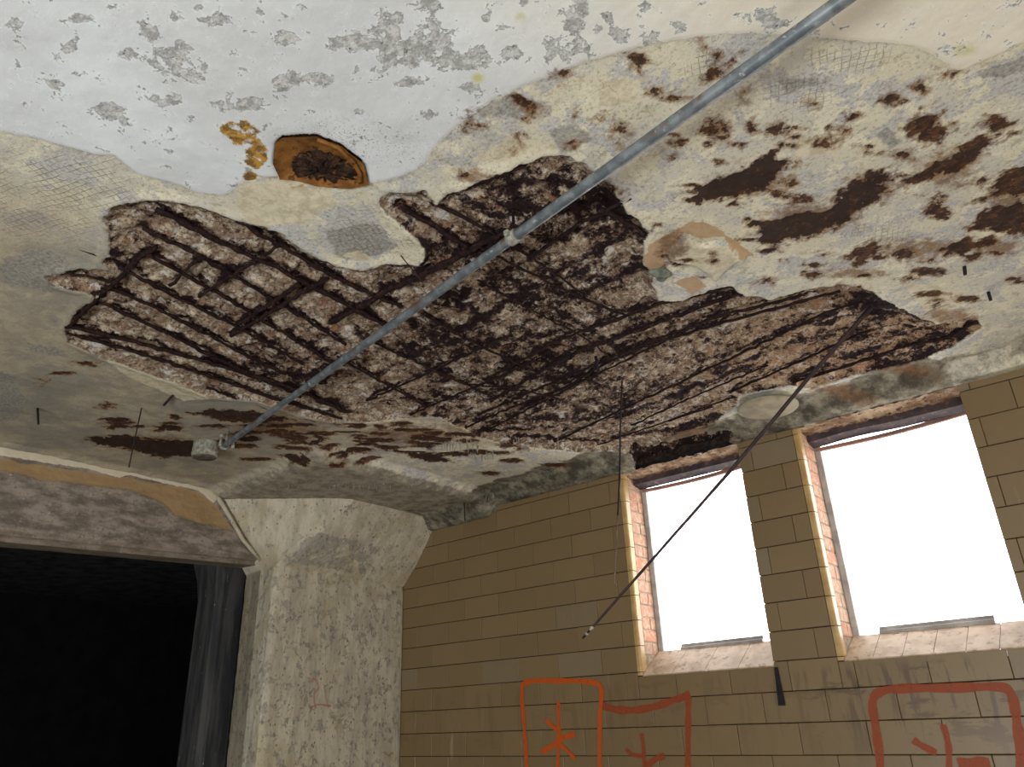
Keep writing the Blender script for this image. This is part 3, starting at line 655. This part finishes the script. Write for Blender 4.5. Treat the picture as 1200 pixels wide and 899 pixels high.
# ------------------------------------------------------------------ windows
M_bull = mat_plain('bullnose_tile', srgb(190, 158, 104), srgb(166, 134, 86), 10, .35, .5, .2, .002)
def make_window(nm, xa, xb, ntile, zin, label):
    lz = 1.336 if nm == 'window_1' else 1.332
    root = bpy.data.objects.new(nm, None); COL.objects.link(root); root.location = (0, 0, 0); root['kind'] = 'structure'; root['label'] = label
    # sloping sill of single tiles
    wd = (xb - xa) / ntile
    for k in range(ntile):
        bm = bmesh.new(); a = xa + k * wd + .0015; b = a + wd - .003; t = .018
        prof = [(YW - .002, WB + .002), (YW + .21, zin), (YW + .21, zin - t), (YW + .004, WB - .006), (YW - .002, WB - .003)]
        v0 = [bm.verts.new((a, y, z_ + random.uniform(-.001, .001))) for y, z_ in prof]; v1 = [bm.verts.new((b, y, z_)) for y, z_ in prof]
        n = len(prof); bm.faces.new(v0); bm.faces.new(v1[::-1])
        for i in range(n): bm.faces.new((v0[i], v0[(i + 1) % n], v1[(i + 1) % n], v1[i]))
        bmesh.ops.recalc_face_normals(bm, faces=bm.faces); bmobj('sill_tile', bm, M_sill, root)
    # bullnose tiles at the left jamb, brick behind
    r = 0; zc = WB - .001
    while zc < WT - .01:
        zn = min(Z0 + TH * (math.floor((zc - Z0) / TH + 1e-6) + 1), WT)
        bm = bmesh.new(); R = .016; prof = [(xa - BN + .002, YW + .03), (xa - BN + .002, YW)]
        for k in range(6):
            t = PI / 2 * k / 5; prof.append((xa - R + R * math.sin(t), YW + R - R * math.cos(t)))
        prof += [(xa, YW + .055), (xa - .02, YW + .055)]
        v0 = [bm.verts.new((x, y, zc + .002)) for x, y in prof]; v1 = [bm.verts.new((x, y, zn - .002)) for x, y in prof]
        n = len(prof); bm.faces.new(v0); bm.faces.new(v1[::-1])
        for i in range(n): bm.faces.new((v0[i], v0[(i + 1) % n], v1[(i + 1) % n], v1[i]))
        bmesh.ops.recalc_face_normals(bm, faces=bm.faces); bmobj('bullnose_tile', bm, M_bull, root); zc = zn
    k = 0; zb_ = WB + .045
    while zb_ < WT - .02:
        ys = [(YW + .060, YW + .150), (YW + .156, YW + .215)] if k % 2 else [(YW + .060, YW + .215)]
        for a, b in ys:
            if zb_ + .06 < WB + (zin - WB) * (b - YW) / .21: continue
            box('brick', (xa - .06, xa - .001 + random.uniform(-.002, .002), a, b, zb_, min(zb_ + .064, WT)), M_brick, root, .003)
        zb_ += .0718; k += 1
    # mortar bed behind those bricks and the far jamb
    box('jamb_mortar', (xa - .06, xa - .006, YW + .056, YW + .25, WB - .02, WT + .02), M_jm, root)
    box('far_jamb', (xb + .001, xb + .05, YW + .02, YW + .25, WB, WT + .02), M_brickjm, root)
    # head: crumbling soffit, steel lintel, sagging frame bar
    bm = bmesh.new(); nu, nv = 40, 12; vv = []
    for j in range(nv):
        row = []
        for i in range(nu):
            x = xa - .03 + (xb - xa + .05) * i / (nu - 1); y = YW - .004 + .15 * j / (nv - 1)
            row.append(bm.verts.new((x, y, WT + .002 - .018 * j / (nv - 1) + random.gauss(0, .0045))))
        vv.append(row)
    for j in range(nv - 1):
        for i in range(nu - 1): bm.faces.new((vv[j][i], vv[j + 1][i], vv[j + 1][i + 1], vv[j][i + 1]))
    bmobj('head_soffit', bm, M_soffit, root, True)
    bm = bmesh.new(); pts = [(xa - .01 + (xb - xa + .02) * i / 10, 0) for i in range(11)]
    prev = None
    for i, (x, _) in enumerate(pts):
        zt = 1.395; zl = lz + (.010 * max(0, math.sin((i - .5) * .2 * PI)) if nm == 'window_2' else 0)
        ring = [bm.verts.new((x, y, q)) for y, q in ((YW + .125, zl + .020), (YW + .205, zl + .004), (YW + .215, zt + .03), (YW + .125, zt + .03))]
        if prev:
            for k in range(4): bm.faces.new((prev[k], prev[(k + 1) % 4], ring[(k + 1) % 4], ring[k]))
        else: bm.faces.new(ring)
        prev = ring
    bm.faces.new(prev[::-1]); bmesh.ops.recalc_face_normals(bm, faces=bm.faces); bmobj('lintel', bm, M_lintel, root)
    fr = bpy.data.objects.new('window_frame', None); COL.objects.link(fr); fr.parent = root
    bmT = bmesh.new(); sag = .012
    pts = [Vector((xa + .005 + (xb - xa) * i / 12, YW + .222, lz - .002 + .012 * i / 12 - sag * math.sin(PI * i / 12))) for i in range(13)]
    prev = None
    for p in pts:
        ring = [bmT.verts.new(p + Vector((0, y, q))) for y, q in ((-.008, -.011), (.014, -.011), (.014, .009), (-.008, .009))]
        if prev:
            for k in range(4): bmT.faces.new((prev[k], prev[(k + 1) % 4], ring[(k + 1) % 4], ring[k]))
        else: bmT.faces.new(ring)
        prev = ring
    bmT.faces.new(prev[::-1]); bmesh.ops.recalc_face_normals(bmT, faces=bmT.faces); tr = bmobj('top_rail', bmT, M_framewood, fr); tr['label'] = 'pinkish sagging top rail of the window frame'
    box('side_rail', (xa - .002, xa + .030, YW + .216, YW + .24, zin - .02, 1.35), M_steel, fr, .002)
    box('side_rail', (xb - .012, xb + .02, YW + .216, YW + .24, zin - .02, 1.36), M_steel, fr, .002)
    pane = box('pane', (xa + .028, xb - .01, YW + .228, YW + .231, zin - .02, 1.335), M_glass, root)
    return root, fr
M_jm = mat_plain('pale_jamb_mortar', srgb(176, 156, 134), srgb(140, 122, 104), 40, .95, .1, .6, .004)
M_brickjm = mat_plain('jamb_brickwork', srgb(160, 112, 84), srgb(140, 104, 80), 14, .9, .15, .5, .004)
w1, f1 = make_window('window_1', W1[0], W1[1], 4, .345, 'smaller-looking window nearer the column with a hanging bar in front')
w2, f2 = make_window('window_2', W2[0], W2[1], 6, .330, 'window beyond the narrow tiled pier, with steel ledge on its sill')
def ledge(root, xa, xb, zc, y=YW + .205):
    bm = bmesh.new()
    prof = [(y, zc - .022), (y, zc + .002), (y + .016, zc + .008), (y + .016, zc + .022), (y + .022, zc + .022), (y + .022, zc - .022)]
    v0 = [bm.verts.new((xa, a, b)) for a, b in prof]; v1 = [bm.verts.new((xb, a, b + .004)) for a, b in prof]; n = len(prof)
    bm.faces.new(v0); bm.faces.new(v1[::-1])
    for i in range(n): bm.faces.new((v0[i], v0[(i + 1) % n], v1[(i + 1) % n], v1[i]))
    bmesh.ops.recalc_face_normals(bm, faces=bm.faces); bmobj('bottom_rail', bm, M_steel, root)
ledge(f1, -2.28, -1.775, .352); ledge(f2, -1.165, -.655, .340)

# ------------------------------------------------------------------ column at the wall
bm = bmesh.new()
Z1 = 1.0
bot = [Vector((-4.86, 2.89, .985)), Vector((-4.50, 2.87, .99)), Vector((-4.48, 2.89, .99)), Vector((-4.48, 4.02, .965))]
top = [Vector((-4.72, 2.50, 1.452)), Vector((-4.19, 3.06, 1.452)), Vector((-4.10, 3.20, 1.45)), Vector((-4.11, 4.02, 1.42))]
def walk(P, n):
    L = [(b - a).length for a, b in zip(P, P[1:])]
    return P
NB = 80; NV = 26
def along(P, t):   # t in 0..3 by segment
    i = min(int(t), len(P) - 2); return P[i].lerp(P[i + 1], t - i)
ts = list(np.linspace(0, 1, 30)) + list(np.linspace(1, 2, 8))[1:] + list(np.linspace(2, 3, 36))[1:]
rows = []
ptsC = []; side = []; peel = []
for j in range(NV):
    f = j / (NV - 1)
    fz = f + .05 * math.sin(PI * f)
    for t in ts:
        a = along(bot, t); b = along(top, t); p = a.lerp(b, f); p.z = a.z + (b.z - a.z) * (f - .06 * math.sin(PI * f))
        ptsC.append(p); side.append(0); peel.append(max(0, 1.3 - abs(t - 2.0) * 1.4) * (1 if .08 < f < .55 else .2))
cap_rows = NV
# body below, from the capital's foot to the floor
NBODY = 60
body = []
for j in range(NBODY):
    f = j / (NBODY - 1)
    for t in ts:
        a = along(bot, t).copy(); a.z = a.z + (-1.6 - a.z) * (1 - f)
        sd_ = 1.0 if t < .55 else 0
        a.y += random.gauss(0, .0015); a.x += random.gauss(0, .0008)
        body.append(a); side.append(sd_)
P = np.array([tuple(p) for p in body + ptsC[len(ts):]])
side = side[len(ptsC):] + side[:len(ptsC)][len(ts):]
peel = [.35] * len(body) + peel[len(ts):]
nrow = len(P) // len(ts)
nz = fbm(P[:, 0] * 1 + P[:, 1], P[:, 2], 14, 4, 3) * .008
P[:, 0] += nz * .8; P[:, 1] -= nz * .3
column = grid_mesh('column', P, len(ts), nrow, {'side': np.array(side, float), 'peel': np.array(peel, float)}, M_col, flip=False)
tag(column, 'thick pitted concrete column with flared head in the room corner', 'column')
tube('capital_lip', resample([p + Vector((.002, -.002, .0)) for p in top], .04), .007, M_pad, column, 6, .25)
# arris strip of the flare where it meets the beam: doubled ridge of cement
rid = tube('cement_ridge', [(-4.675, 2.50, 1.447), (-4.672, 2.60, 1.33), (-4.665, 2.72, 1.18), (-4.655, 2.86, 1.06)], [.016, .014, .013, .012], M_col, column, 8, .1)
# edge bead down the column beside the tiles
tube('edge_bead', resample([(-4.478, 3.992, .97), (-4.476, 3.992, 0), (-4.476, 3.992, -1.6)], .08), .008, M_pad, column, 6, .15)

# ------------------------------------------------------------------ beam over the side opening (wall_left)
by0, by1, bz0, bz1 = -3.1, 2.95, 1.03, 1.51
yy = np.concatenate([np.linspace(-3.1, .9, 20)[:-1], np.linspace(.9, 2.95, 260)])
prof = [(-4.68, q) for q in np.linspace(1.51, 1.065, 60)] + [(-4.682 - .03 * math.sin(t), 1.065 - .03 * (1 - math.cos(t))) for t in np.linspace(.2, PI / 2, 7)] + [(x, 1.035) for x in np.linspace(-4.72, -4.86, 16)]
YY, IX = np.meshgrid(yy, np.arange(len(prof))); pr_ = np.array(prof)
XX = pr_[IX][:, :, 0]; ZZ = pr_[IX][:, :, 1].copy()
ZZ = ZZ + (1.51 - ZZ) * 0 + (YY - 2.9) * .035 * np.clip((1.51 - ZZ) / .45, 0, 1) * (YY > .9)
b_n = fbm(YY, ZZ, 10, 4, 6); b_c = fbm(YY * 1, ZZ * 1, 40, 3, 7)
def byz(pts): return np.array([(lambda q: (q.y, q.z))(at('x', -4.68, *p)) for p in pts])
TAN = byz([(-20, 532), (50, 546), (100, 553), (150, 560), (200, 570), (235, 577), (250, 590), (262, 607), (272, 621), (237, 613), (205, 604), (192, 590), (150, 573), (100, 568), (50, 562), (-20, 548)])
WHT = byz([(-20, 508), (50, 526), (145, 542), (232, 556), (256, 583), (250, 590), (233, 575), (200, 568), (150, 557), (140, 560), (100, 549), (50, 542), (-20, 530)])
tsd = sdf(YY, ZZ, TAN) + b_n * .03 + b_c * .012; wsd = sdf(YY, ZZ, WHT) + b_c * .012
front = (IX < 60)
XX = XX + front * (b_n * .010 + b_c * .006 - sm(-.004, .006, tsd) * .006 + sm(-.003, .004, wsd) * .006)
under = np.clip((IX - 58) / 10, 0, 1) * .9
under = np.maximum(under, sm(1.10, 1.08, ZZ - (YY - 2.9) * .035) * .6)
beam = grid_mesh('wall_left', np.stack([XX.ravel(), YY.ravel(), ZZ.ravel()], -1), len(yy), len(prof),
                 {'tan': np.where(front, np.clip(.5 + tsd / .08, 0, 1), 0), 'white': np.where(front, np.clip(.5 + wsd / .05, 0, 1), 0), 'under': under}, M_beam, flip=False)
tag(beam, 'plastered concrete beam over a dark side opening', kind='structure')
box('beam_core', (-4.86, -4.70, -3.1, 2.93, 1.10, 1.6), M_dark, beam)

# ------------------------------------------------------------------ dark room beyond, its shade put into dark colours
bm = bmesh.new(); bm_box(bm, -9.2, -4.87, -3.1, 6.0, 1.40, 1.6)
oc2 = bmobj('ceiling_beyond', bm, mat_plain('shaded_ceiling', srgb(70, 70, 72), srgb(44, 44, 48), 8, .9, .1, .5, .01)); oc2['kind'] = 'structure'
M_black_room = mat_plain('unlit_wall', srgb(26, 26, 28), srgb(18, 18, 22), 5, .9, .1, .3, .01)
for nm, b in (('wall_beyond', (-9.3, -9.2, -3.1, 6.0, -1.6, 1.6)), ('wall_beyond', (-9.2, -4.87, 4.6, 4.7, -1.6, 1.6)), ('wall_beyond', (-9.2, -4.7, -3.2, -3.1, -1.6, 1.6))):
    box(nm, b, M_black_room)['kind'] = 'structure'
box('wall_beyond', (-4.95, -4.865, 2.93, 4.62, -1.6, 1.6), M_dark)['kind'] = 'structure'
m_ = N('shaded_stained_pillar', .8, .25)  # pillar coloured dark for the shade of the unlit room
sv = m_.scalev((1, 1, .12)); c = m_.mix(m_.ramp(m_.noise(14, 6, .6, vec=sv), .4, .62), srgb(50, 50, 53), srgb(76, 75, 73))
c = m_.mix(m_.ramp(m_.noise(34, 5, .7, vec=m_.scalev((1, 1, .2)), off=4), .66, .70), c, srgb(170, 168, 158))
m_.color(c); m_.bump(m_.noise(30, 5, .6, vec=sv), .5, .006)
bm = bmesh.new(); secs = [(-1.6, .0), (.86, .0), (1.0, .03), (1.12, .08), (1.25, .15), (1.41, .22)]
prev = None
for zz, e in secs:
    cx0, cx1, cy0, cy1 = -5.358 - e, -5.05 + e * .2, 2.80 - e * .3, 3.30 + e
    c_ = .04
    ring = [bm.verts.new((a, b, zz)) for a, b in ((cx0 + c_, cy0), (cx1 - c_, cy0), (cx1, cy0 + c_), (cx1, cy1 - c_), (cx1 - c_, cy1), (cx0 + c_, cy1), (cx0, cy1 - c_), (cx0, cy0 + c_))]
    if prev:
        for k in range(8): bm.faces.new((prev[k], prev[(k + 1) % 8], ring[(k + 1) % 8], ring[k]))
    prev = ring
pil = bmobj('pillar', bm, m_.m); tag(pil, 'shade-dark streaked pillar standing in the unlit room through the opening', 'pillar')
lp = box('ceiling_duct', (-8.6, -7.0, 2.05, 2.2, 1.05, 1.13), M_steel); tag(lp, 'faint grey duct hanging deep inside the dark side room', 'duct')
bpy.data.objects.remove(lp)

# ------------------------------------------------------------------ rest of the shell
fl_ = box('floor', (-9.3, 3.3, -3.2, 6.0, -1.7, -1.6), M_floor); fl_['kind'] = 'structure'
box('wall_right', (3.2, 3.3, -3.2, 4.3, -1.6, 1.6), M_room)['kind'] = 'structure'
box('wall_front', (-4.7, 3.3, -3.2, -3.1, -1.6, 1.6), M_room)['kind'] = 'structure'

# ------------------------------------------------------------------ conduit across the ceiling
def cpt(px, py, zz=1.405): return at('z', zz, px, py)
a, b = cpt(262, 523, 1.42), cpt(988, 0, 1.41)
b2 = a + (b - a) * 1.95
bm = bmesh.new(); CR = .0178
joint = a + (b - a) * ((cpt(600, 279) - a).dot(b - a) / (b - a).length_squared)
t2 = a + (b - a) * ((cpt(365, 452) - a).dot(b - a) / (b - a).length_squared)
cd = bpy.data.objects.new('conduit', None); COL.objects.link(cd); cd.location = (0, 0, 0)
tag(cd, 'grey galvanised pipe running slantwise under the whole ceiling', 'pipe')
def pipe_piece(p, q, r, nm='pipe'):
    pts = resample([p, q], .04); o = tube(nm, pts, [r] * len(pts), M_conduit, cd, 18)
    dirv = (q - p).normalized(); sdv = Vector((-dirv.y, dirv.x, 0)); sdv = sdv if sdv.y < 0 else -sdv
    at_ = o.data.attributes.new('rustside', 'FLOAT', 'POINT')
    vals = []
    for v in o.data.vertices:
        k = (v.co - p); k -= dirv * k.dot(dirv); vals.append(max(0, k.normalized().dot((sdv + Vector((0, 0, .5))).normalized())))
    at_.data.foreach_set('value', vals)
    return o
pipe_piece(a, t2, CR * .86); pipe_piece(t2, joint, CR * .96); pipe_piece(joint, b2, CR)
dv = (b - a).normalized()
o = tube('coupling', [joint - dv * .022, joint - dv * .02, joint + dv * .014, joint + dv * .016], [CR * 1.2, CR * 1.34, CR * 1.34, CR * 1.15], M_cement, cd, 16)
o['label'] = 'pale lime-crusted coupling on the pipe'
o = tube('coupling', [t2 - dv * .012, t2 + dv * .012], [CR * 1.02, CR * 1.02], M_conduit, cd, 16)
# saddle clamp and bolt ears at the coupling
for s in (-1, 1):
    e = joint + Vector((-dv.y, dv.x, 0)).normalized() * s * .03
    bm = bmesh.new(); bm_box(bm, e.x - .010, e.x + .010, e.y - .009, e.y + .009, e.z - .008, e.z + .012, .004); bmobj('clamp_ear', bm, M_cement, cd)
tube('hanger', [joint + Vector((0, 0, .02)), joint + Vector((0, 0, .11))], .005, M_rebar, cd, 8)
tube('end_bracket', [a + dv * .03 + Vector((0, 0, .0)), a + dv * .03 + Vector((0, 0, .09))], .006, M_cement, cd, 8)
for s in (-1, 1):
    e = a + dv * .045 + Vector((-dv.y, dv.x, 0)).normalized() * s * .034
    tube('wing_screw', [e + Vector((0, 0, -.02)), e + Vector((0, 0, .035))], [.009, .006], M_cement, cd, 8, .2)
    tube('screw_head', [e + Vector((0, 0, .03)), e + Vector((0, 0, .05))], [.011, .009], M_cement, cd, 8, .2)
tube('locknut', [a - dv * .005, a + dv * .02], [CR * 1.45, CR * 1.4], M_cement, cd, 10)
# round junction box at its end
jc = cpt(240, 533, 1.43)
jb = bpy.data.objects.new('junction_box', None); COL.objects.link(jb); jb.location = (jc.x, jc.y, 1.5)
tag(jb, 'round lime-crusted junction box at the far end of the ceiling pipe', 'junction box')
def lathe(nm, c, prof, mat, parent, n=28, jit=0.0):
    bm = bmesh.new(); prev = None
    for r, zz in prof:
        ring = [bm.verts.new((c[0] + r * math.cos(2 * PI * k / n), c[1] + r * math.sin(2 * PI * k / n), c[2] + zz + random.gauss(0, jit))) for k in range(n)]
        if prev:
            for k in range(n): bm.faces.new((prev[k], prev[(k + 1) % n], ring[(k + 1) % n], ring[k]))
        prev = ring
    bm.faces.new(prev); bmesh.ops.recalc_face_normals(bm, faces=bm.faces); o = bmobj(nm, bm, mat, None, True)
    if parent: o.parent = parent; o.matrix_parent_inverse = parent.matrix_world.inverted()
    return o
bpy.context.view_layer.update()
lathe('box_body', (jc.x, jc.y, 1.43), [(.068, .07), (.070, .03), (.072, .0), (.069, -.012), (.060, -.014)], M_cement, jb)
lathe('cover', (jc.x, jc.y, 1.43), [(.062, -.012), (.060, -.018), (.03, -.021), (.006, -.022)], mat_plain('dark_cover', srgb(104, 98, 84), srgb(70, 66, 56), 30, .8, .3, .5, .003), jb)  # bottom cover darker than the box body

# ------------------------------------------------------------------ rusty ceiling box
rb = bpy.data.objects.new('ceiling_box', None); COL.objects.link(rb)
cen = cxy(HOLE).mean(0); rb.location = (cen[0], cen[1], 1.54)
tag(rb, 'rusted orange box recessed in the white painted ceiling', 'ceiling box'); bpy.context.view_layer.update()
def poly_plate(nm, pts, z0_, z1_, mat, jit=.0, rings=5):
    bm = bmesh.new(); c0 = pts.mean(0); prev = None
    for r in range(rings, 0, -1):
        f = r / rings; ring = [bm.verts.new((c0[0] + (x - c0[0]) * f, c0[1] + (y - c0[1]) * f, z0_ + (z1_ - z0_) * (1 - f) ** .5 + random.gauss(0, jit))) for x, y in pts]
        if prev:
            n = len(ring)
            for k in range(n): bm.faces.new((prev[k], prev[(k + 1) % n], ring[(k + 1) % n], ring[k]))
        prev = ring
    bm.faces.new(prev); bmesh.ops.recalc_face_normals(bm, faces=bm.faces); o = bmobj(nm, bm, mat, None, True); o.parent = rb; o.matrix_parent_inverse = rb.matrix_world.inverted(); return o
hp = cxy(HOLE); hp = hp.mean(0) + (hp - hp.mean(0)) * 1.04
def densify(p, n=5): return np.array([p[i] + (p[(i + 1) % len(p)] - p[i]) * k / n for i in range(len(p)) for k in range(n)])
poly_plate('back_plate', densify(hp), 1.488, 1.512, M_rustbox, .0006)
inner = cxy([(342, 190), (350, 180), (366, 176), (386, 179), (404, 187), (419, 200), (420, 212), (404, 216), (375, 214), (350, 208), (343, 200)])
poly_plate('corroded_cover', densify(inner), 1.500, 1.496, M_rustdark, .004)
rim = densify(cxy([(372, 160), (396, 169), (414, 186), (422, 200), (422, 214)]), 4)[:-4]
o = tube('rim', [Vector((x, y, 1.489)) for x, y in rim], .0065, M_rustbox, None, 7, .1); o.parent = rb; o.matrix_parent_inverse = rb.matrix_world.inverted()

# ------------------------------------------------------------------ hanging bars and wires
p0 = at('z', 1.49, 1021, 360); p1 = at('y', 2.93, 950, 440); p2 = at('y', 2.86, 862, 545); p3 = at('y', 2.74, 683, 748)
rod_pts = resample([p0, p1, p2, p3], .06); n = len(rod_pts)
rod = bpy.data.objects.new('hanging_bar', None); COL.objects.link(rod); tag(rod, 'long thin rusted bar dangling slantwise from the ceiling across the first window', 'bar')
tube('bar_shaft', rod_pts, [.0105 - .0058 * (i / n) ** .8 for i in range(n)], M_rod, rod, 8, .08)
for f0, f1 in ((.93, .955), (.968, .982)):
    q0 = p2.lerp(p3, f0); q1 = p2.lerp(p3, f1); tube('mortar_crumb', [q0, q0.lerp(q1, .3), q1], [.005, .009, .004], M_drip, rod, 7, .25)
tp = at('z', 1.485, 728, 448)
def hang(nm, px, mat, r, label, cat='wire', group=None, ytop=2.88):
    pts = resample([at('y', ytop, *q) for q in px], .06); o = tube(nm, pts, r, mat, None, 6, .1); tag(o, label, cat, group); return o
hang('hanging_wire', [(729, 446), (727, 500), (726, 560), (724, 604)], M_nail, .0042, 'stiff dark wire hanging straight down beside the first window')
hang('hanging_wire', [(727, 520), (724, 600), (720, 682), (723, 688)], M_wire_light, .0024, 'thin pale wire hanging lowest, its loose end against the tiles')
def nail(px, label, r=.004, zt=1.50):
    t = at('z', zt, *px[0]); pts = [t] + [at('y', t.y, *q) for q in px[1:]]
    o = tube('nail', pts, r, M_nail, None, 6, .1); tag(o, label, 'nail'); return o
nail([(44, 478), (45, 497)], 'bent stub of iron nail, the one in the dim plaster nearest the left beam', .006)
nail([(166, 478), (160, 505), (151, 548)], 'long thin wire spike hanging above the tan patch of the beam', .0032)
nail([(203, 463), (192, 475)], 'short stub of iron slanting beside the left tip of the broken patch', .006)
nail([(544, 589), (545, 611)], 'small headed nail in the corner above the column and tiles', .004, 1.42)
nail([(698, 418), (701, 436)], 'iron peg hanging from the middle of the exposed bars', .007)
nail([(1130, 312), (1131, 322)], 'upper of two black pegs in the plaster over the far window', .007)
nail([(1158, 342), (1161, 352)], 'lower of two black pegs in the plaster over the far window', .007)
nail([(470, 300), (496, 332)], 'fine pale wire splinter in the dark notch of the broken patch', .002)
t_ = at('y', 3.988, 908, 783)
bm = bmesh.new(); q = [at('y', 3.985, 907, 782), at('y', 3.985, 911, 782), at('y', 3.98, 920, 827), at('y', 3.98, 912, 827)]
v = [bm.verts.new(p) for p in q]; v2 = [bm.verts.new(p + Vector((0, .004, 0))) for p in q]
bm.faces.new(v); bm.faces.new(v2[::-1])
for i in range(4): bm.faces.new((v[i], v[(i + 1) % 4], v2[(i + 1) % 4], v2[i]))
bmesh.ops.recalc_face_normals(bm, faces=bm.faces); tag(bmobj('strap', bm, M_black), 'short black strap hanging on the tiles below the sill corner', 'strap')

# ------------------------------------------------------------------ graffiti: paint films on the tile faces
def stroke(bm, px, w, y=3.9955, axis='y'):
    P = [at(axis, y, *q) for q in px]; n = len(P); fine = []
    for i in range(n - 1):
        p_1 = P[max(i - 1, 0)]; p0_ = P[i]; p1_ = P[i + 1]; p2_ = P[min(i + 2, n - 1)]
        for k in range(6):
            t = k / 6; fine.append(0.5 * ((2 * p0_) + (-p_1 + p1_) * t + (2 * p_1 - 5 * p0_ + 4 * p1_ - p2_) * t * t + (-p_1 + 3 * p0_ - 3 * p1_ + p2_) * t ** 3))
    fine.append(P[-1]); nrm = Vector((0, -1, 0)) if axis == 'y' else Vector((1, 0, 0)); prev = None
    for i, p in enumerate(fine):
        t = (fine[min(i + 1, len(fine) - 1)] - fine[max(i - 1, 0)]).normalized(); s = t.cross(nrm) * w / 2 * (1 + .12 * math.sin(i * .9) + random.uniform(-.06, .06))
        e = [bm.verts.new(p - s), bm.verts.new(p - s * .5), bm.verts.new(p + s * .5), bm.verts.new(p + s)]
        if prev:
            for k in range(3): bm.faces.new((prev[k], prev[k + 1], e[k + 1], e[k]))
        prev = e
def graffiti(lines_, w, mat, label, y=3.9955, axis='y', name='graffiti'):
    root = bpy.data.objects.new(name, None); COL.objects.link(root); tag(root, label, 'graffiti')
    for i, (l, k) in enumerate(lines_):
        bm = bmesh.new(); stroke(bm, l, w * k, y - .0003 * i if axis == 'y' else y + .0003 * i, axis); bmobj('stroke', bm, mat, root)
    return root
c3 = lambda L: [(580 + x / 4, 674 + y_ / 4) for x, y_ in L]
c2 = lambda L: [(900 + x / 4, 674 + y_ / 4) for x, y_ in L]
graffiti([(c3([(155, 1100), (148, 880), (138, 720), (127, 560), (150, 502), (300, 496), (450, 502), (497, 535), (492, 650), (490, 780), (492, 1100)]), 1),
          (c3([(297, 592), (299, 700), (297, 800), (292, 960)]), .85), (c3([(240, 680), (265, 705), (310, 738)]), .9), (c3([(376, 748), (320, 762), (270, 800), (216, 832)]), 1.05), (c3([(302, 792), (345, 830), (376, 866)]), .8)],
         .029, M_spray, 'orange spray-painted tall box with a stick figure, nearest the column')
graffiti([(c3([(505, 612), (560, 630), (640, 635), (730, 622), (800, 600), (915, 560)]), 1.35), (c3([(905, 565), (906, 650), (905, 760), (904, 1100)]), 1.2),
          (c3([(686, 742), (695, 800), (700, 900), (698, 960)]), .85), (c3([(612, 815), (645, 842), (690, 848)]), .75), (c3([(795, 848), (750, 865), (700, 905)]), 1.1)],
         .029, M_spray_dull, 'reddish lower box with second stick figure joined to the tall one')
graffiti([(c2([(520, 1080), (525, 880), (505, 720), (490, 600), (525, 548), (640, 532), (850, 530), (1080, 525), (1140, 560), (1165, 680), (1180, 800), (1190, 1080)]), 1.3),
          (c2([(820, 700), (842, 780), (848, 850), (850, 1000)]), .9), (c2([(680, 772), (720, 800), (790, 835)]), 1.0), (c2([(890, 885), (960, 880), (1040, 880)]), 1.4)],
         .029, M_spray_dull, 'dull red rounded box painted under the far window')
graffiti([([(365, 800), (368, 795), (373, 805), (368, 815), (370, 830)], 1), ([(380, 805), (382, 818), (385, 830)], .8), ([(364, 830), (372, 826), (388, 828)], .8)], .012, M_pink,
         'faint pink scribble on the face of the concrete column', -4.470, 'x')
